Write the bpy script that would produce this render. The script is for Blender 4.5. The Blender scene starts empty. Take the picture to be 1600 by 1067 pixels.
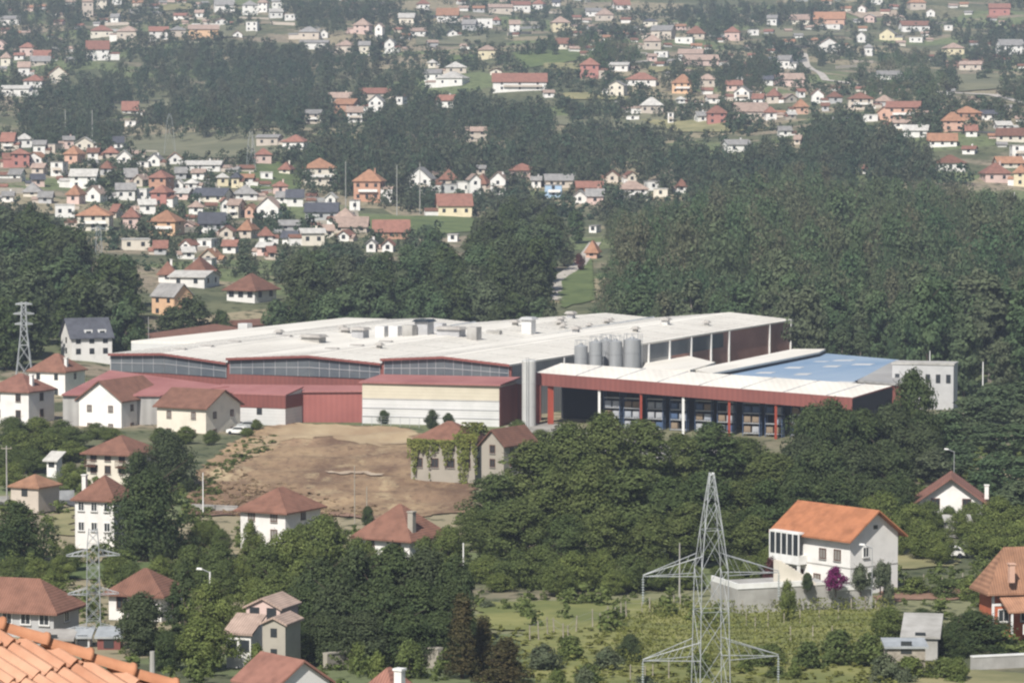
import bpy, bmesh, math, random
import numpy as np
from mathutils import Vector, geometry

# ------------------------------------------------------------------ scene
S = bpy.context.scene
COL = S.collection
R = math.radians
random.seed(7)
F, CX, CY, HY = 5000.0, 800.0, 533.5, 215.0        # focal length in photo pixels, centre, horizon row
PITCH = math.atan((CY - HY) / F)
cam = bpy.data.cameras.new('camera')
cam.sensor_width = 36.0
cam.lens = F / 1600.0 * 36.0
cam.clip_start = 1.0
cam.clip_end = 12000.0
camo = bpy.data.objects.new('camera', cam)
camo.location = (0, 0, 0)
camo.rotation_euler = (math.pi / 2 - PITCH, 0, 0)
COL.objects.link(camo)
S.camera = camo

SUN_AZ, SUN_EL = R(202.0), R(45.0)                  # compass azimuth (from +Y, clockwise), elevation
SUN = Vector((math.sin(SUN_AZ) * math.cos(SUN_EL), math.cos(SUN_AZ) * math.cos(SUN_EL), math.sin(SUN_EL)))
W = bpy.data.worlds.new('World')
S.world = W
W.use_nodes = True
nt = W.node_tree
nt.nodes.clear()
sky = nt.nodes.new('ShaderNodeTexSky')
sky.sky_type = 'NISHITA'
sky.sun_disc = False
sky.sun_elevation = SUN_EL
sky.sun_rotation = SUN_AZ
sky.air_density = 1.0
sky.dust_density = 1.5
bg = nt.nodes.new('ShaderNodeBackground')
bg.inputs['Strength'].default_value = 0.07
wo = nt.nodes.new('ShaderNodeOutputWorld')
nt.links.new(sky.outputs[0], bg.inputs[0])
nt.links.new(bg.outputs[0], wo.inputs[0])
sl = bpy.data.lights.new('sun', 'SUN')
sl.energy = 5.0
sl.angle = R(0.5)
sl.color = (1.0, 0.955, 0.88)
so = bpy.data.objects.new('sun', sl)
so.rotation_euler = (-SUN).to_track_quat('-Z', 'Y').to_euler()
so.location = (0, 0, 400)
COL.objects.link(so)
S.view_settings.view_transform = 'Standard'
S.view_settings.look = 'None'
S.view_settings.exposure = 0.22
S.view_settings.gamma = 1.0
S.render.engine = 'CYCLES'
S.cycles.max_bounces = 4
S.cycles.diffuse_bounces = 2
S.cycles.glossy_bounces = 2
S.cycles.transmission_bounces = 2
S.cycles.volume_bounces = 0
S.cycles.transparent_max_bounces = 4
S.cycles.use_denoising = True
S.cycles.use_adaptive_sampling = False
S.cycles.filter_width = 2.3

HAZE = 0.000135

# ------------------------------------------------------------------ camera geometry
_cp, _sp = math.cos(PITCH), math.sin(PITCH)


def ray(px, row):
    a, b = (px - CX) / F, (CY - row) / F
    d = Vector((a, _cp + b * _sp, -_sp + b * _cp))
    return d / d.y


def at(px, row, Y):
    return ray(px, row) * Y


def proj(p):
    cy = p[1] * _cp - p[2] * _sp
    cz = p[1] * _sp + p[2] * _cp
    return CX + F * p[0] / cy, CY - F * cz / cy


def on_z(px, row, z):
    d = ray(px, row)
    return d * (z / d.z)


PROF = [(-400, 4), (-60, -6), (0, -8.5), (26, -12), (60, -22), (130, -36), (200, -45), (300, -53), (400, -57), (480, -56.5), (560, -54),
        (600, -53), (700, -48.5), (800, -46), (860, -43.5), (1000, -37), (1200, -25), (1400, -5), (1600, 12), (1800, 31),
        (2000, 51), (2300, 83), (2600, 118), (3000, 165), (3300, 190), (3800, 170)]
_px = [p[0] for p in PROF]
_pz = [p[1] for p in PROF]
_ps = [(_pz[i + 1] - _pz[i]) / (_px[i + 1] - _px[i]) for i in range(len(PROF) - 1)]
_pm = [_ps[0]] + [0.5 * (_ps[i - 1] + _ps[i]) if _ps[i - 1] * _ps[i] > 0 else 0.0 for i in range(1, len(_ps))] + [_ps[-1]]


def prof(y):
    y = min(max(y, _px[0]), _px[-1] - 1e-6)
    i = 0
    for k in range(len(_px) - 1):
        if _px[k] <= y:
            i = k
    h = _px[i + 1] - _px[i]
    t = (y - _px[i]) / h
    return ((2 * t ** 3 - 3 * t * t + 1) * _pz[i] + (t ** 3 - 2 * t * t + t) * h * _pm[i]
            + (-2 * t ** 3 + 3 * t * t) * _pz[i + 1] + (t ** 3 - t * t) * h * _pm[i + 1])


def sstep(a, b, x):
    t = min(max((x - a) / (b - a), 0.0), 1.0)
    return t * t * (3 - 2 * t)


def ground(x, y):
    z = prof(y)
    far = sstep(900, 1500, y)
    z += far * (5.0 * math.sin(x * 0.009 + y * 0.004) + 3.0 * math.sin(x * 0.021 - y * 0.007 + 1.3) + 1.2 * math.sin(x * 0.05 + y * 0.03))
    # level yard of the factory
    f = sstep(-100, -70, x) * (1 - sstep(130, 165, x)) * sstep(575, 592, y) * (1 - sstep(765, 830, y))
    z = z * (1 - f) + (-53.0) * f
    # rough banks and ruts of the bare plot
    f = sstep(-62, -50, x) * (1 - sstep(-14, -4, x)) * sstep(478, 492, y) * (1 - sstep(575, 588, y))
    if f > 0:
        z += f * (.26 * math.sin(y * .42 + 1.6 * math.sin(x * .13)) + .16 * math.sin(x * .33 + y * .21) + .08 * math.sin(x * .9 - y * .7))
    # small mound under the wood on the left
    z += 6.0 * math.exp(-((x + 150) / 60.0) ** 2 - ((y - 900) / 90.0) ** 2)
    return z


def gnd(px, row, h=0.0, y0=240.0):
    """first point along the ray of a pixel that lies h above the ground"""
    d = ray(px, row)
    y, st = y0, 12.0
    while y < 3700:
        if ground(d.x * y, y) + h >= d.z * y:
            a, b = y - st, y
            for _ in range(14):
                m = 0.5 * (a + b)
                if ground(d.x * m, m) + h >= d.z * m:
                    b = m
                else:
                    a = m
            return Vector((d.x * b, b, ground(d.x * b, b)))
        y += st
    return None


# ------------------------------------------------------------------ materials
MATS = {}


def node(nt, t, **kw):
    n = nt.nodes.new(t)
    for k, v in kw.items():
        if k in n.inputs:
            n.inputs[k].default_value = v
        else:
            setattr(n, k, v)
    return n


def mat(name, c, c2=None, scale=0.6, rough=0.85, rnd=0.0, bump=0.0, coord='Object', detail=5.0, lo=0.35, hi=0.65, metallic=0.0,
        wave=None, stretch=(1, 1, 1), spec=0.3):
    m = bpy.data.materials.new(name)
    m.use_nodes = True
    t = m.node_tree
    b = t.nodes['Principled BSDF']
    b.inputs['Roughness'].default_value = rough
    b.inputs['Metallic'].default_value = metallic
    b.inputs['Specular IOR Level'].default_value = spec
    c2 = c2 or tuple(v * 0.72 for v in c)
    tc = node(t, 'ShaderNodeTexCoord')
    mp = node(t, 'ShaderNodeMapping')
    mp.inputs['Scale'].default_value = stretch
    t.links.new(tc.outputs[coord], mp.inputs[0])
    nz = node(t, 'ShaderNodeTexNoise', Scale=scale, Detail=detail, Roughness=0.6)
    t.links.new(mp.outputs[0], nz.inputs['Vector'])
    rp = node(t, 'ShaderNodeMapRange')
    rp.inputs[1].default_value = lo
    rp.inputs[2].default_value = hi
    t.links.new(nz.outputs['Fac'], rp.inputs[0])
    mx = node(t, 'ShaderNodeMix', data_type='RGBA')
    mx.inputs[6].default_value = (*c, 1)
    mx.inputs[7].default_value = (*c2, 1)
    t.links.new(rp.outputs[0], mx.inputs[0])
    out = mx.outputs[2]
    h = nz.outputs['Fac']
    if wave:                                       # (period, depth, direction) fine ribs or courses
        per, dep, dr = wave
        wv = node(t, 'ShaderNodeTexWave', wave_type='BANDS', bands_direction=dr, wave_profile='SIN')
        wv.inputs['Scale'].default_value = 2 * math.pi / per / 20.0
        wv.inputs['Distortion'].default_value = 0.3
        t.links.new(tc.outputs[coord], wv.inputs['Vector'])
        m2 = node(t, 'ShaderNodeMix', data_type='RGBA', blend_type='MULTIPLY')
        r2 = node(t, 'ShaderNodeMapRange')
        r2.inputs[3].default_value = 1 - dep
        r2.inputs[4].default_value = 1.0
        t.links.new(wv.outputs['Fac'], r2.inputs[0])
        m2.inputs[0].default_value = 1.0
        t.links.new(out, m2.inputs[6])
        t.links.new(r2.outputs[0], m2.inputs[7])
        out = m2.outputs[2]
        h = wv.outputs['Fac']
    if rnd:
        oi = node(t, 'ShaderNodeObjectInfo')
        hs = node(t, 'ShaderNodeHueSaturation')
        r3 = node(t, 'ShaderNodeMapRange')
        r3.inputs[3].default_value = 1 - rnd
        r3.inputs[4].default_value = 1 + rnd
        t.links.new(oi.outputs['Random'], r3.inputs[0])
        t.links.new(r3.outputs[0], hs.inputs['Value'])
        t.links.new(out, hs.inputs['Color'])
        out = hs.outputs[0]
    t.links.new(out, b.inputs['Base Color'])
    if bump:
        bp = node(t, 'ShaderNodeBump', Strength=bump, Distance=0.1)
        t.links.new(h, bp.inputs['Height'])
        t.links.new(bp.outputs[0], b.inputs['Normal'])
    MATS[name] = m
    return m


def leaf_mat(name, c, c2, c3, scale=0.35, rnd=0.3, trans=0.25, mass=False):
    """foliage: clump sized patches of two greens, each leaf a little different, a part of the light going through"""
    m = bpy.data.materials.new(name)
    m.use_nodes = True
    t = m.node_tree
    t.nodes.clear()
    tc = node(t, 'ShaderNodeTexCoord')
    nz = node(t, 'ShaderNodeTexNoise', Scale=scale, Detail=3.0)
    t.links.new(tc.outputs['Object'], nz.inputs['Vector'])
    rp = node(t, 'ShaderNodeMapRange')
    rp.inputs[1].default_value = 0.36
    rp.inputs[2].default_value = 0.64
    t.links.new(nz.outputs['Fac'], rp.inputs[0])
    mx = node(t, 'ShaderNodeMix', data_type='RGBA')
    mx.inputs[6].default_value = (*c, 1)
    mx.inputs[7].default_value = (*c2, 1)
    t.links.new(rp.outputs[0], mx.inputs[0])
    oi = node(t, 'ShaderNodeObjectInfo')
    m2 = node(t, 'ShaderNodeMix', data_type='RGBA')
    m2.inputs[7].default_value = (*c3, 1)
    r2 = node(t, 'ShaderNodeMapRange')
    r2.inputs[1].default_value = 0.4
    r2.inputs[2].default_value = 1.0
    r2.inputs[4].default_value = 0.85
    if mass:
        r2.inputs[1].default_value, r2.inputs[4].default_value = 0.25, 1.0
        oi = node(t, 'ShaderNodeAttribute', attribute_name='tint')
    t.links.new(oi.outputs['Fac' if mass else 'Random'], r2.inputs[0])
    t.links.new(r2.outputs[0], m2.inputs[0])
    t.links.new(mx.outputs[2], m2.inputs[6])
    ge = node(t, 'ShaderNodeNewGeometry')
    hs = node(t, 'ShaderNodeHueSaturation')
    r3 = node(t, 'ShaderNodeMapRange')
    r3.inputs[3].default_value = 1 - rnd
    r3.inputs[4].default_value = 1 + rnd
    t.links.new(ge.outputs['Random Per Island'], r3.inputs[0])
    t.links.new(r3.outputs[0], hs.inputs['Value'])
    t.links.new(m2.outputs[2], hs.inputs['Color'])
    d = node(t, 'ShaderNodeBsdfDiffuse')
    tr = node(t, 'ShaderNodeBsdfTranslucent')
    ms = node(t, 'ShaderNodeMixShader')
    ms.inputs[0].default_value = trans
    o = node(t, 'ShaderNodeOutputMaterial')
    t.links.new(hs.outputs[0], d.inputs[0])
    t.links.new(hs.outputs[0], tr.inputs[0])
    t.links.new(d.outputs[0], ms.inputs[1])
    t.links.new(tr.outputs[0], ms.inputs[2])
    t.links.new(ms.outputs[0], o.inputs[0])
    MATS[name] = m
    return m


# walls
WALL = {
    'white': (0.77, 0.75, 0.72), 'cream': (0.70, 0.645, 0.55), 'yellow': (0.70, 0.62, 0.43), 'beige': (0.56, 0.49, 0.42),
    'pink': (0.64, 0.48, 0.43), 'salmon': (0.60, 0.38, 0.29), 'red': (0.44, 0.20, 0.17), 'brick': (0.46, 0.26, 0.18),
    'grey': (0.45, 0.45, 0.45), 'stone': (0.36, 0.33, 0.28), 'peach': (0.70, 0.46, 0.29), 'blue': (0.38, 0.52, 0.68)}
for k, c in WALL.items():
    mat('plaster ' + k, c, tuple(v * 0.80 for v in c), scale=0.45, rough=0.9, rnd=0.08, detail=6, lo=0.45, hi=0.8, bump=0.05)
ROOF = {
    'orange': (0.42, 0.225, 0.14), 'bright': (0.46, 0.19, 0.095), 'red': (0.33, 0.16, 0.12), 'brown': (0.25, 0.125, 0.088), 'pale': (0.46, 0.34, 0.28),
    'grey': (0.33, 0.32, 0.31), 'slate': (0.10, 0.105, 0.125), 'light': (0.62, 0.60, 0.56)}
for k, c in ROOF.items():
    mat('tiles ' + k, c, tuple(v * 0.62 for v in c), scale=0.7, rough=0.9, rnd=0.14, detail=8, lo=0.4, hi=0.72,
        wave=(0.30, 0.30, 'X'), bump=0.25)
mat('glass dark', (0.025, 0.03, 0.035), (0.05, 0.055, 0.06), scale=0.4, rough=0.15, spec=0.6)
mat('shutter', (0.30, 0.29, 0.27), (0.24, 0.22, 0.2), scale=0.5, rough=0.6, wave=(0.12, 0.3, 'Z'))
mat('brown wood', (0.11, 0.05, 0.03), scale=1.0, rough=0.7)
mat('white paint', (0.8, 0.8, 0.79), (0.68, 0.67, 0.64), scale=0.8, rough=0.6)
mat('concrete', (0.42, 0.41, 0.39), (0.28, 0.27, 0.25), scale=0.35, rough=0.95, detail=8)
mat('steel', (0.50, 0.51, 0.52), (0.36, 0.37, 0.38), scale=0.6, rough=0.5, metallic=0.35)
mat('galvanized', (0.50, 0.52, 0.53), (0.36, 0.38, 0.39), scale=0.8, rough=0.45, metallic=0.25)
mat('insulator glass', (0.42, 0.45, 0.44), (0.30, 0.33, 0.33), scale=3, rough=0.3)
mat('bark', (0.10, 0.075, 0.055), (0.05, 0.04, 0.03), scale=2.0, rough=0.95, stretch=(1, 1, 0.3))
mat('pale bark', (0.30, 0.27, 0.23), (0.17, 0.14, 0.12), scale=2.0, rough=0.95, stretch=(1, 1, 0.3))
mat('weathered post', (0.40, 0.36, 0.30), (0.25, 0.22, 0.18), scale=2.0, rough=0.95)

# ------------------------------------------------------------------ mesh helpers
def tag(o, label=None, cat=None, group=None, kind=None):
    if label:
        o['label'] = label
    if cat:
        o['category'] = cat
    if group:
        o['group'] = group
    if kind:
        o['kind'] = kind
    return o


def empty(name, loc, rz=0.0, label=None, cat=None, group=None):
    o = bpy.data.objects.new(name, None)
    o.location = loc
    o.rotation_euler = (0, 0, rz)
    COL.objects.link(o)
    return tag(o, label, cat, group, 'thing')


def link(name, me, parent=None):
    o = bpy.data.objects.new(name, me)
    COL.objects.link(o)
    if parent is not None:
        o.parent = parent
    return o


class MB:
    def __init__(s):
        s.v, s.f = [], []

    def poly(s, pts):
        n = len(s.v)
        s.v += [tuple(p) for p in pts]
        s.f.append(tuple(range(n, n + len(pts))))

    def hexa(s, b, t):
        """bottom ring b and top ring t (same count, counter-clockwise seen from above)"""
        n, k = len(s.v), len(b)
        s.v += [tuple(p) for p in b] + [tuple(p) for p in t]
        s.f.append(tuple(range(n + k - 1, n - 1, -1)))
        s.f.append(tuple(range(n + k, n + 2 * k)))
        for i in range(k):
            j = (i + 1) % k
            s.f.append((n + i, n + j, n + k + j, n + k + i))

    def box(s, x0, x1, y0, y1, z0, z1):
        r = [(x0, y0), (x1, y0), (x1, y1), (x0, y1)]
        s.hexa([(x, y, z0) for x, y in r], [(x, y, z1) for x, y in r])

    def bar(s, p, q, r0, r1=None, n=4):
        p, q = Vector(p), Vector(q)
        r1 = r0 if r1 is None else r1
        d = (q - p).normalized()
        a = d.orthogonal().normalized()
        b = d.cross(a)
        ring = lambda c, r: [c + (a * math.cos(2 * math.pi * i / n + 0.785) + b * math.sin(2 * math.pi * i / n + 0.785)) * r for i in range(n)]
        s.hexa(ring(p, r0), ring(q, r1))

    def lathe(s, prof_, cx=0, cy=0, n=20):
        k = len(s.v)
        m = len(prof_)
        for r, z in prof_:
            s.v += [(cx + r * math.cos(2 * math.pi * i / n), cy + r * math.sin(2 * math.pi * i / n), z) for i in range(n)]
        for j in range(m - 1):
            for i in range(n):
                i2 = (i + 1) % n
                s.f.append((k + j * n + i, k + j * n + i2, k + (j + 1) * n + i2, k + (j + 1) * n + i))
        s.f.append(tuple(k + i for i in range(n - 1, -1, -1)))
        s.f.append(tuple(k + (m - 1) * n + i for i in range(n)))

    def mesh(s, name, m):
        me = bpy.data.meshes.new(name)
        me.from_pydata(s.v, [], s.f)
        me.materials.append(MATS[m] if isinstance(m, str) else m)
        me.update()
        return me

    def build(s, name, m, parent=None):
        return link(name, s.mesh(name, m), parent)


def quads_mesh(name, V, m):
    """V: (n*4, 3) array, one quad per four rows"""
    V = np.ascontiguousarray(V, dtype=np.float32)
    n = len(V)
    me = bpy.data.meshes.new(name)
    me.vertices.add(n)
    me.vertices.foreach_set('co', V.ravel())
    me.loops.add(n)
    me.loops.foreach_set('vertex_index', np.arange(n, dtype=np.int32))
    me.polygons.add(n // 4)
    me.polygons.foreach_set('loop_start', np.arange(0, n, 4, dtype=np.int32))
    try:
        me.polygons.foreach_set('loop_total', np.full(n // 4, 4, dtype=np.int32))
    except Exception:
        pass
    me.materials.append(MATS[m] if isinstance(m, str) else m)
    me.update(calc_edges=True)
    return me


# things a later tree must not hide: (px0, px1, row0, row1, distance)
KEEP = []
BARE = []          # open ground that stays free of bushes, outlines in photo pixels


def keep(x0, x1, r0, r1, Y):
    KEEP.append((x0, x1, r0, r1, Y))


def hides(x0, x1, r0, r1, Y, part=0.25):
    for a, b, c, d, yh in KEEP:
        if Y < yh + (12 if yh < 1000 else 5):
            w = min(x1, b) - max(x0, a)
            h = min(r1, d) - max(r0, c)
            if w > 0 and h > 0 and w * h > part * (b - a) * (d - c):
                return True
    return False


def inside(poly, x, y):
    c = False
    n = len(poly)
    j = n - 1
    for i in range(n):
        xi, yi = poly[i]
        xj, yj = poly[j]
        if (yi > y) != (yj > y) and x < (xj - xi) * (y - yi) / (yj - yi) + xi:
            c = not c
        j = i
    return c


# ------------------------------------------------------------------ ground
def terrain():
    ys = list(np.concatenate([np.arange(-380, 240, 20), np.arange(240, 480, 6), np.arange(480, 600, 2.5), np.arange(600, 620, 6), np.arange(620, 1000, 8), np.arange(1000, 2700, 12), np.arange(2700, 3790, 40)]))
    xs_u = np.concatenate([np.linspace(-1, -0.45, 16, endpoint=False), np.linspace(-0.45, 0.45, 110), np.linspace(0.45, 1, 17)[1:]])
    V, Fc = [], []
    for y in ys:
        half = 260 + 0.34 * max(y, 0)
        for u in xs_u:
            x = u * half
            V.append((x, y, ground(x, y)))
    n = len(xs_u)
    for j in range(len(ys) - 1):
        for i in range(n - 1):
            Fc.append((j * n + i, j * n + i + 1, (j + 1) * n + i + 1, (j + 1) * n + i))
    me = bpy.data.meshes.new('ground')
    me.from_pydata(V, [], Fc)
    me.polygons.foreach_set('use_smooth', [True] * len(me.polygons))
    # meadow, scrub and dry earth in patches of real size
    m = bpy.data.materials.new('meadow and scrub')
    m.use_nodes = True
    t = m.node_tree
    b = t.nodes['Principled BSDF']
    b.inputs['Roughness'].default_value = 0.95
    b.inputs['Specular IOR Level'].default_value = 0.1
    tc = node(t, 'ShaderNodeTexCoord')

    def nz(scale, lo, hi, det=6):
        n_ = node(t, 'ShaderNodeTexNoise', Scale=scale, Detail=det, Roughness=0.6)
        t.links.new(tc.outputs['Object'], n_.inputs['Vector'])
        r_ = node(t, 'ShaderNodeMapRange')
        r_.inputs[1].default_value = lo
        r_.inputs[2].default_value = hi
        t.links.new(n_.outputs['Fac'], r_.inputs[0])
        return r_.outputs[0]

    def mixc(a, c, f):
        x = node(t, 'ShaderNodeMix', data_type='RGBA')
        if isinstance(a, tuple):
            x.inputs[6].default_value = (*a, 1)
        else:
            t.links.new(a, x.inputs[6])
        x.inputs[7].default_value = (*c, 1)
        t.links.new(f, x.inputs[0])
        return x.outputs[2]
    vo = node(t, 'ShaderNodeTexVoronoi', Scale=0.018)
    t.links.new(tc.outputs['Object'], vo.inputs['Vector'])
    c = mixc((0.150, 0.155, 0.090), (0.092, 0.104, 0.060), nz(0.05, 0.40, 0.60))
    sx = node(t, 'ShaderNodeSeparateColor')
    t.links.new(vo.outputs['Color'], sx.inputs[0])
    r1 = node(t, 'ShaderNodeMapRange')
    r1.inputs[1].default_value, r1.inputs[2].default_value = 0.62, 0.70
    t.links.new(sx.outputs[0], r1.inputs[0])
    c = mixc(c, (0.29, 0.25, 0.165), r1.outputs[0])            # mown and dry plots
    r2 = node(t, 'ShaderNodeMapRange')
    r2.inputs[1].default_value, r2.inputs[2].default_value = 0.74, 0.82
    t.links.new(sx.outputs[1], r2.inputs[0])
    c = mixc(c, (0.15, 0.18, 0.085), r2.outputs[0])            # fresh green plots
    c = mixc(c, (0.27, 0.225, 0.165), nz(0.021, 0.54, 0.64))    # bare earth
    c = mixc(c, (0.030, 0.042, 0.020), nz(0.35, 0.52, 0.66))   # tufts
    t.links.new(c, b.inputs['Base Color'])
    me.materials.append(m)
    tag(link('ground', me), kind='structure')


terrain()


def patch(name, pix, m, lift=0.15, step=None, ragged=0.9, bare=True):
    if bare:
        BARE.append(pix)
    """a piece of ground cover: outline in photo pixels laid on the terrain"""
    pts = [gnd(x, r) for x, r in pix]
    P = [Vector((p.x, p.y)) for p in pts]
    x0, x1 = min(p.x for p in P), max(p.x for p in P)
    y0, y1 = min(p.y for p in P), max(p.y for p in P)
    st = step or max((x1 - x0), (y1 - y0)) / 40.0
    n = len(P)
    verts = []
    for i in range(n):                              # outline, subdivided
        a, b = P[i], P[(i + 1) % n]
        k = max(1, int((b - a).length / st))
        for j in range(k):
            v = a.lerp(b, j / k)
            verts.append(v + Vector((math.sin(v.y * .9 + v.x * .31) + .7 * math.sin(v.y * 2.3 + v.x * 1.1), math.sin(v.x * .8 + v.y * .27) + .7 * math.sin(v.x * 2.1 - v.y * .9))) * ragged * .6)
    ne = len(verts)
    edges = [(i, (i + 1) % ne) for i in range(ne)]
    poly2 = [(p.x, p.y) for p in P]
    y = y0
    while y < y1:
        x = x0
        while x < x1:
            if inside(poly2, x, y):
                verts.append(Vector((x, y)))
            x += st
        y += st
    v2, _e, f2 = geometry.delaunay_2d_cdt(verts, edges, [], 1, 1e-4)[:3]
    me = bpy.data.meshes.new(name)
    me.from_pydata([(p.x, p.y, ground(p.x, p.y) + lift) for p in v2], [], [tuple(f) for f in f2])
    me.materials.append(MATS[m])
    me.polygons.foreach_set('use_smooth', [True] * len(me.polygons))
    me.update()
    o = link(name, me)
    return tag(o, kind='structure')


def ribbon(name, pix, width, m, lift=0.3):
    P = [gnd(x, r) for x, r in pix]
    pts = []
    for i in range(len(P) - 1):
        k = max(2, int((P[i + 1] - P[i]).length / 8))
        pts += [P[i].lerp(P[i + 1], j / k) for j in range(k)]
    pts.append(P[-1])
    V = []
    for i, p in enumerate(pts):
        d = (pts[min(i + 1, len(pts) - 1)] - pts[max(i - 1, 0)])
        d.z = 0
        d.normalize()
        s = Vector((-d.y, d.x, 0)) * (width / 2)
        for k in (-1, 0, 1):
            q = p + s * k
            V.append((q.x, q.y, ground(q.x, q.y) + lift))
    f = []
    for i in range(len(pts) - 1):
        for k in range(2):
            f.append((i * 3 + k, i * 3 + k + 1, i * 3 + k + 4, i * 3 + k + 3))
    me = bpy.data.meshes.new(name)
    me.from_pydata(V, [], f)
    me.materials.append(MATS[m])
    return tag(link(name, me), kind='structure')


mat('straw', (0.43, 0.335, 0.21), (0.31, 0.22, 0.135), scale=0.12, coord='Object', lo=0.38, hi=0.62, detail=12, rough=0.95, stretch=(1, 0.4, 1))
mat('dry grass old', (0.43, 0.30, 0.18), (0.23, 0.135, 0.09), scale=0.06, coord='Object', lo=0.40, hi=0.62, detail=12, rough=0.95, stretch=(1, 0.4, 1))
mat('hay', (0.30, 0.27, 0.14), (0.17, 0.17, 0.08), scale=0.12, lo=0.35, hi=0.65, detail=7, rough=0.95)
mat('green meadow', (0.13, 0.165, 0.06), (0.075, 0.105, 0.038), scale=0.12, lo=0.38, hi=0.62, detail=7, rough=0.95)
mat('vineyard grass', (0.25, 0.245, 0.088), (0.135, 0.155, 0.05), scale=0.10, lo=0.38, hi=0.62, detail=8, rough=0.95)
mat('olive field', (0.19, 0.185, 0.115), (0.13, 0.135, 0.08), scale=0.04, lo=0.38, hi=0.62, detail=7, rough=0.95)
mat('dry soil', (0.29, 0.18, 0.125), (0.155, 0.092, 0.066), scale=0.11, coord='Object', lo=0.36, hi=0.62, detail=12, rough=0.95, stretch=(1, 0.5, 1))
def field_mat(name):
    m = bpy.data.materials.new(name)
    m.use_nodes = True
    t = m.node_tree
    b = t.nodes['Principled BSDF']
    b.inputs['Roughness'].default_value = 0.95
    b.inputs['Specular IOR Level'].default_value = 0.1
    tc = node(t, 'ShaderNodeTexCoord')

    def nz(scale, lo, hi, st, det=10, rough=.65):
        mp = node(t, 'ShaderNodeMapping')
        mp.inputs['Scale'].default_value = st
        t.links.new(tc.outputs['Object'], mp.inputs[0])
        n_ = node(t, 'ShaderNodeTexNoise', Scale=scale, Detail=det, Roughness=rough)
        t.links.new(mp.outputs[0], n_.inputs['Vector'])
        r_ = node(t, 'ShaderNodeMapRange')
        r_.inputs[1].default_value, r_.inputs[2].default_value = lo, hi
        t.links.new(n_.outputs['Fac'], r_.inputs[0])
        return r_.outputs[0]

    def mx(a, c, f):
        x = node(t, 'ShaderNodeMix', data_type='RGBA')
        if isinstance(a, tuple):
            x.inputs[6].default_value = (*a, 1)
        else:
            t.links.new(a, x.inputs[6])
        x.inputs[7].default_value = (*c, 1)
        t.links.new(f, x.inputs[0])
        return x.outputs[2]
    c = mx((0.40, 0.295, 0.175), (0.29, 0.195, 0.125), nz(.07, .35, .65, (1, .5, 1)))
    c = mx(c, (0.155, 0.098, 0.066), nz(.045, .42, .60, (1, .45, 1), rough=.75))
    c = mx(c, (0.46, 0.37, 0.23), nz(.09, .53, .68, (1, .35, 1), rough=.75))
    c = mx(c, (0.11, 0.072, 0.05), nz(.8, .52, .72, (1, .6, 1)))
    c = mx(c, (0.15, 0.15, 0.07), nz(.16, .66, .78, (1, .5, 1)))
    t.links.new(c, b.inputs['Base Color'])
    MATS[name] = m


field_mat('dry grass')
mat('sand', (0.44, 0.36, 0.275), (0.34, 0.26, 0.19), scale=0.3, lo=0.38, hi=0.62, detail=6, rough=0.95)
mat('brown soil', (0.27, 0.165, 0.115), (0.17, 0.10, 0.07), scale=0.18, lo=0.38, hi=0.62, detail=8, rough=0.95)
mat('track', (0.50, 0.46, 0.41), (0.38, 0.35, 0.31), scale=0.25, rough=0.95)
mat('asphalt', (0.10, 0.10, 0.10), (0.07, 0.07, 0.07), scale=0.3, rough=0.95)
mat('yard', (0.34, 0.32, 0.29), (0.24, 0.23, 0.21), scale=0.2, rough=0.95)
# ------------------------------------------------------------------ houses
UNIT = {}


def win_mesh(w, h, style):
    """shared window meshes, outer face towards -y, sitting on the wall plane y = 0"""
    k = (round(w, 2), round(h, 2), style)
    if k in UNIT:
        return UNIT[k]
    a = MB()
    if style == 'plain':
        a.box(-w / 2, w / 2, -0.05, 0.06, 0, h)
        UNIT[k] = (a.mesh('window', 'glass dark'), None, None)
    else:
        f = 0.11
        a.box(-w / 2 - f, -w / 2, -0.10, 0.05, -f, h + f)
        a.box(w / 2, w / 2 + f, -0.10, 0.05, -f, h + f)
        a.box(-w / 2, w / 2, -0.10, 0.05, h, h + f)
        a.box(-w / 2, w / 2, -0.10, 0.05, -f, 0)
        a.box(-0.03, 0.03, -0.08, 0.05, 0.0, h)
        p = MB()
        p.box(-w / 2 + 0.002, w / 2 - 0.002, -0.045, 0.05, 0.002, h - 0.002)
        s = MB()
        s.box(-w / 2 - 0.16, w / 2 + 0.16, -0.2, 0.05, -f - 0.09, -f - 0.002)
        UNIT[k] = (a.mesh('window_frame', 'white paint' if style == 'white' else 'brown wood'), p.mesh('pane', 'shutter' if style == 'shut' else 'glass dark'), s.mesh('sill', 'concrete'))
    return UNIT[k]


def window(par, x, y, z, ang, w=1.1, h=1.25, style='plain', name='window'):
    m, p, s = win_mesh(w, h, style)
    o = link(name, m, par)
    o.location = (x, y, z)
    o.rotation_euler = (0, 0, ang)
    if p:
        link('pane', p, o)
        link('sill', s, o)
    return o


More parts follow.
